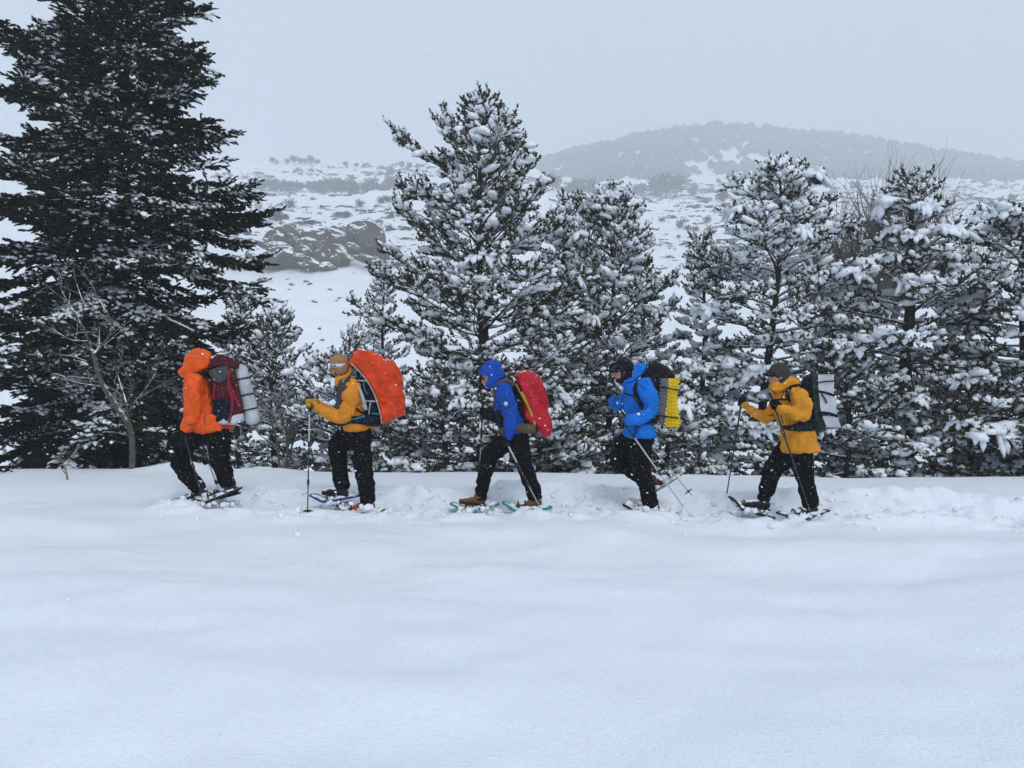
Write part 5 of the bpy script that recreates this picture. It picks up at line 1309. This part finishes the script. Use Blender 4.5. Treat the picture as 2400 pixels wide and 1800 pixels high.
for pts in ([(595, 362, -.16), (580, 410, -.2), (566, 440, -.2)], [(565, 575, -.2), (572, 610, -.205), (590, 655, -.205)], [(475, 350, -.1), (510, 378, -.13), (525, 400, -.15)], [(452, 585, .18), (500, 575, .14)]):
    g = Geo(); g.tube(curve_pts([f.p(*q) for q in pts]), .005, 6); f.obj(g, 'zip', M_blk, jk)
g = Geo(); g.ball((-.012, 0, .046), (.116, .097, .106), M); g.ball((-.035, 0, -.03), (.076, .092, .085), M); organic(f.obj(g, 'cap', M_greycap), .008, 3, .004, .02)
g = Geo(); V5 = VIS[0].copy(); V5[:, 2] += .004; g.add(V5 @ np.array(M.to_3x3()).T + np.array(M.translation), None, VIS[1]); f.obj(g, 'cap_visor', M_blk)
g = Geo()
for sy in (-1, 1): g.ball((.092, sy * .034, .008), (.013, .03, .021), M); g.sticks([np.array(M @ Vector((.088, sy * .062, .012)))], [np.array(M @ Vector((.0, sy * .08, .012)))], .006, .005, 5)
f.obj(g, 'sunglasses', M_print)
g = Geo(); g.ball((.05, 0, -.098), (.04, .046, .024), M); g.ball((.0, 0, -.085), (.05, .064, .05), M); g.ball((-.02, 0, -.12), (.07, .07, .04), M); organic(f.obj(g, 'beard', M_print), .007, 2, .008, .02)
g = Geo(); hand(g, f.p(556, 511, -.28), gN, axN, .0145, grow=1.35); organic(f.obj(g, 'glove', M_bglove), .006, 2)
g = Geo(); hand(g, f.p(255, 492, .27), gF, gF - pD, .0145, grow=1.3); organic(f.obj(g, 'glove', M_bglove), .006, 2)
boot(f, f.p(815, 1395, -.1), -4, M_boot_bk); boot(f, f.p(400, 1335, .1), 10, M_boot_bk)
snowshoe(f, f.p(770, 1465, -.1), -12, 'snow-heaped snowshoe under the rear foot of the last hiker', M_fr_blk)
snowshoe(f, f.p(300, 1425, .1), 16, 'black snowshoe with nose lifted high under the last hiker\'s front foot', M_fr_blk)
pole(f, gN + nrm(axN[None])[0] * .07, pB, 'dark trekking pole slanting across the golden jacket of the last hiker', (M_pdark, M_pdark, M_pdark), split=(.32, .6), basket=False, r=.0095)
pole(f, gF + nrm((gF - pD)[None])[0] * .06, pD, 'dark trekking pole planted well ahead of the last hiker', (M_pdark, M_pdark, M_pdark), split=(.45, .7), basket=False)
bp = tag(empty('backpack', f.p(850, 730)), 'black and dark green backpack worn over the golden jacket', 'backpack', 'backpacks of the hikers'); bo = np.array(bp.location)
organic(B(f.puff(Geo(), [(740, 290), (770, 235), (830, 222), (850, 300), (860, 450), (870, 600), (875, 700), (850, 710), (840, 600), (815, 450), (790, 360)], .16, .9), 'main_bag', M_blk), .011, 5, .02, .08)
organic(B(f.puff(Geo(), [(835, 212), (895, 210), (905, 400), (920, 580), (962, 690), (970, 712), (880, 750), (862, 640), (850, 480), (838, 320)], .19, .92), 'side_pad', M_green), .011, 4, .012, .1)
for dy in (-.12, .12):
    g = Geo(); g.tube(curve_pts([f.p(760, 320, dy), f.p(690, 322, dy * 1.45), f.p(632, 350, dy * 1.7), f.p(625, 410, dy * 1.75), f.p(650, 450, dy * 1.75)]), .022, 8, rd=.009); B(g, 'shoulder_strap', M_blk)
g = Geo(); g.tube(curve_pts([f.p(530, 440, -.14), f.p(590, 440, -.2), f.p(645, 438, -.21)]), .009, 7, rd=.005); B(g, 'chest_strap', M_blk)
g = Geo(); f.limb(g, [(590, 685, -.15, 18, .03), (660, 690, -.235, 26, .03), (760, 675, -.23, 44, .03), (860, 665, -.17, 50, .05)]); B(g, 'hip_belt', M_blk)
g = Geo(); g.tube(curve_pts([f.p(740, 600, -.225), f.p(735, 660, -.25), f.p(730, 725, -.245)]), .009, 7, rd=.005); B(g, 'hanging_strap', M_blk)
g = Geo(); g.tube(curve_pts([f.p(790, 560, -.235), f.p(820, 600, -.22), f.p(850, 620, -.2)]), .008, 7, rd=.005); B(g, 'webbing', M_blk)
mt = tag(empty('sleeping_mat', f.p(1030, 700)), 'white folded foam mat strapped to the back of the last hiker', 'sleeping mat', 'sleeping mats on the backpacks'); mo = np.array(mt.location)
organic(build(f.puff(Geo(), [(890, 216), (960, 212), (1034, 214), (1036, 290), (1030, 370), (1048, 450), (1058, 560), (1078, 630), (1102, 694), (1030, 696), (968, 692), (935, 610), (912, 540), (902, 430), (892, 330)], .2, .97), 'mat_fold', M_matw, mt, mo), .010, 3, .012, .1)
for (x0, y0, x1, y1, w_) in ((884, 294, 1037, 276, .007), (876, 364, 1036, 402, .013), (905, 552, 1066, 584, .016), (905, 580, 1066, 588, .006)):
    g = Geo()
    for dy in (-.206, .206): g.tube(curve_pts([f.p(x0, y0, dy), f.p((x0 + x1) / 2, (y0 + y1) / 2 - 6, dy * 1.015), f.p(x1, y1, dy)]), w_, 7, rd=.005)
    g.tube(curve_pts([f.p(x1, y1, -.206), f.p(x1 + 4, y1, 0), f.p(x1, y1, .206)]), w_, 7, rd=.005, ref=(1, 0, 0)); build(g, 'strap', M_blk, mt, mo)
g = Geo(); g.tube(curve_pts([f.p(925, 390, -.212), f.p(955, 430, -.214), f.p(972, 470, -.212)]), .011, 7, rd=.004); build(g, 'loose_strap', M_greyp, mt, mo)
for y_, x0, x1 in ((214, 890, 1034), (695, 966, 1102)):
    g = Geo()
    for dy in (-.203,): g.tube(np.array([f.p(x0, y_, dy), f.p(x1, y_, dy)]), .005, 6)
    build(g, 'edge_trim', M_green, mt, mo)

# ------------------------------------------------------------------ churned snow along the trail
rng = np.random.default_rng(900); n = 620
x = rng.uniform(-3.9, 8.5, n); yt = np.interp(x, TRAIL[:, 0], TRAIL[:, 1]); y = yt + rng.normal(0, .36, n)
k = rng.gamma(2.0, .0085, n) + .006; P = np.stack([x, y, height(x, y) + k * .05], 1); g = Geo()
scatter(g, BLOBS, P, nrm(rng.normal(0, 1, (n, 3)) * [1, 1, .3]), k * 1.3, k, k * .85, rng)
tag(build(g, 'snow_clods', M_tsnow), 'loose clods of snow kicked up along the trail', 'snow', kind='stuff')
# spray and heaps thrown up round the feet
rng = np.random.default_rng(901); C = []
for (fx, fy, s_, F_) in ((380, 1440, 110, (370, 780, 3.607, 8.45)), (560, 1450, 110, (370, 780, 3.607, 8.4)), (400, 1440, 110, (680, 780, 3.607, 8.35)), (660, 1500, 70, (680, 780, 3.607, 8.2)), (300, 1490, 90, (1040, 800, 3.77, 8.35)),
                         (760, 1490, 110, (1040, 800, 3.77, 8.15)), (450, 1400, 60, (1370, 800, 3.77, 8.4)), (600, 1500, 90, (1370, 800, 3.77, 8.1)), (320, 1420, 90, (1680, 820, 3.772, 8.0)), (800, 1470, 80, (1680, 820, 3.772, 7.85))):
    ox, oy, sc, Y = F_; m = 46
    zx = fx + rng.normal(0, s_ * .62, m); zy = fy + np.abs(rng.normal(0, 1, m)) * -18 + 10
    Yv = Y + rng.normal(0, .14, m); C.append(np.stack([(ox + zx / sc - CX) / F * Yv, Yv, CAMZ - (oy + zy / sc - HY) / F * Yv], 1))
C = np.concatenate(C); C[:, 2] = np.minimum(C[:, 2], height(C[:, 0], C[:, 1]) + .11); k = rng.gamma(1.8, .009, len(C)) + .004; g = Geo()
scatter(g, BLOBS, C, nrm(rng.normal(0, 1, (len(C), 3))), k * 1.2, k, k, rng)
tag(build(g, 'kicked_snow', M_tsnow), 'powder snow heaped and thrown up around the boots', 'snow', kind='stuff')
# falling flakes
rng = np.random.default_rng(902); n = 5200
y = 1.6 + 15 * rng.random(n) ** .8; P = np.stack([rng.uniform(-.95, .95, n) * y, y, rng.uniform(.1, 1, n) ** 1.0 * (1.6 + .56 * y) * 1.0], 1)
P = P[P[:, 2] > height(P[:, 0], P[:, 1]) + .05]; n = len(P)
k = rng.gamma(4, .0009, n) + .0014; big = rng.random(n) < .025; k[big] *= 2.0; k *= np.clip(P[:, 1] / 6, .45, 1.1)
OCT = [(np.array([[1, 0, 0], [-1, 0, 0], [0, 1, 0], [0, -1, 0], [0, 0, 1], [0, 0, -1]], float), np.array([[0, 2, 4], [2, 1, 4], [1, 3, 4], [3, 0, 4], [2, 0, 5], [1, 2, 5], [3, 1, 5], [0, 3, 5]]))]
g = Geo(); scatter(g, OCT, P, np.stack([np.ones(n), rng.normal(0, .2, n), rng.normal(-.25, .3, n)], 1), k * rng.uniform(1, 1.9, n), k, k, rng)
tag(build(g, 'falling_snow', M_tsnow), 'snowflakes drifting down through the air', 'snowfall', kind='stuff')
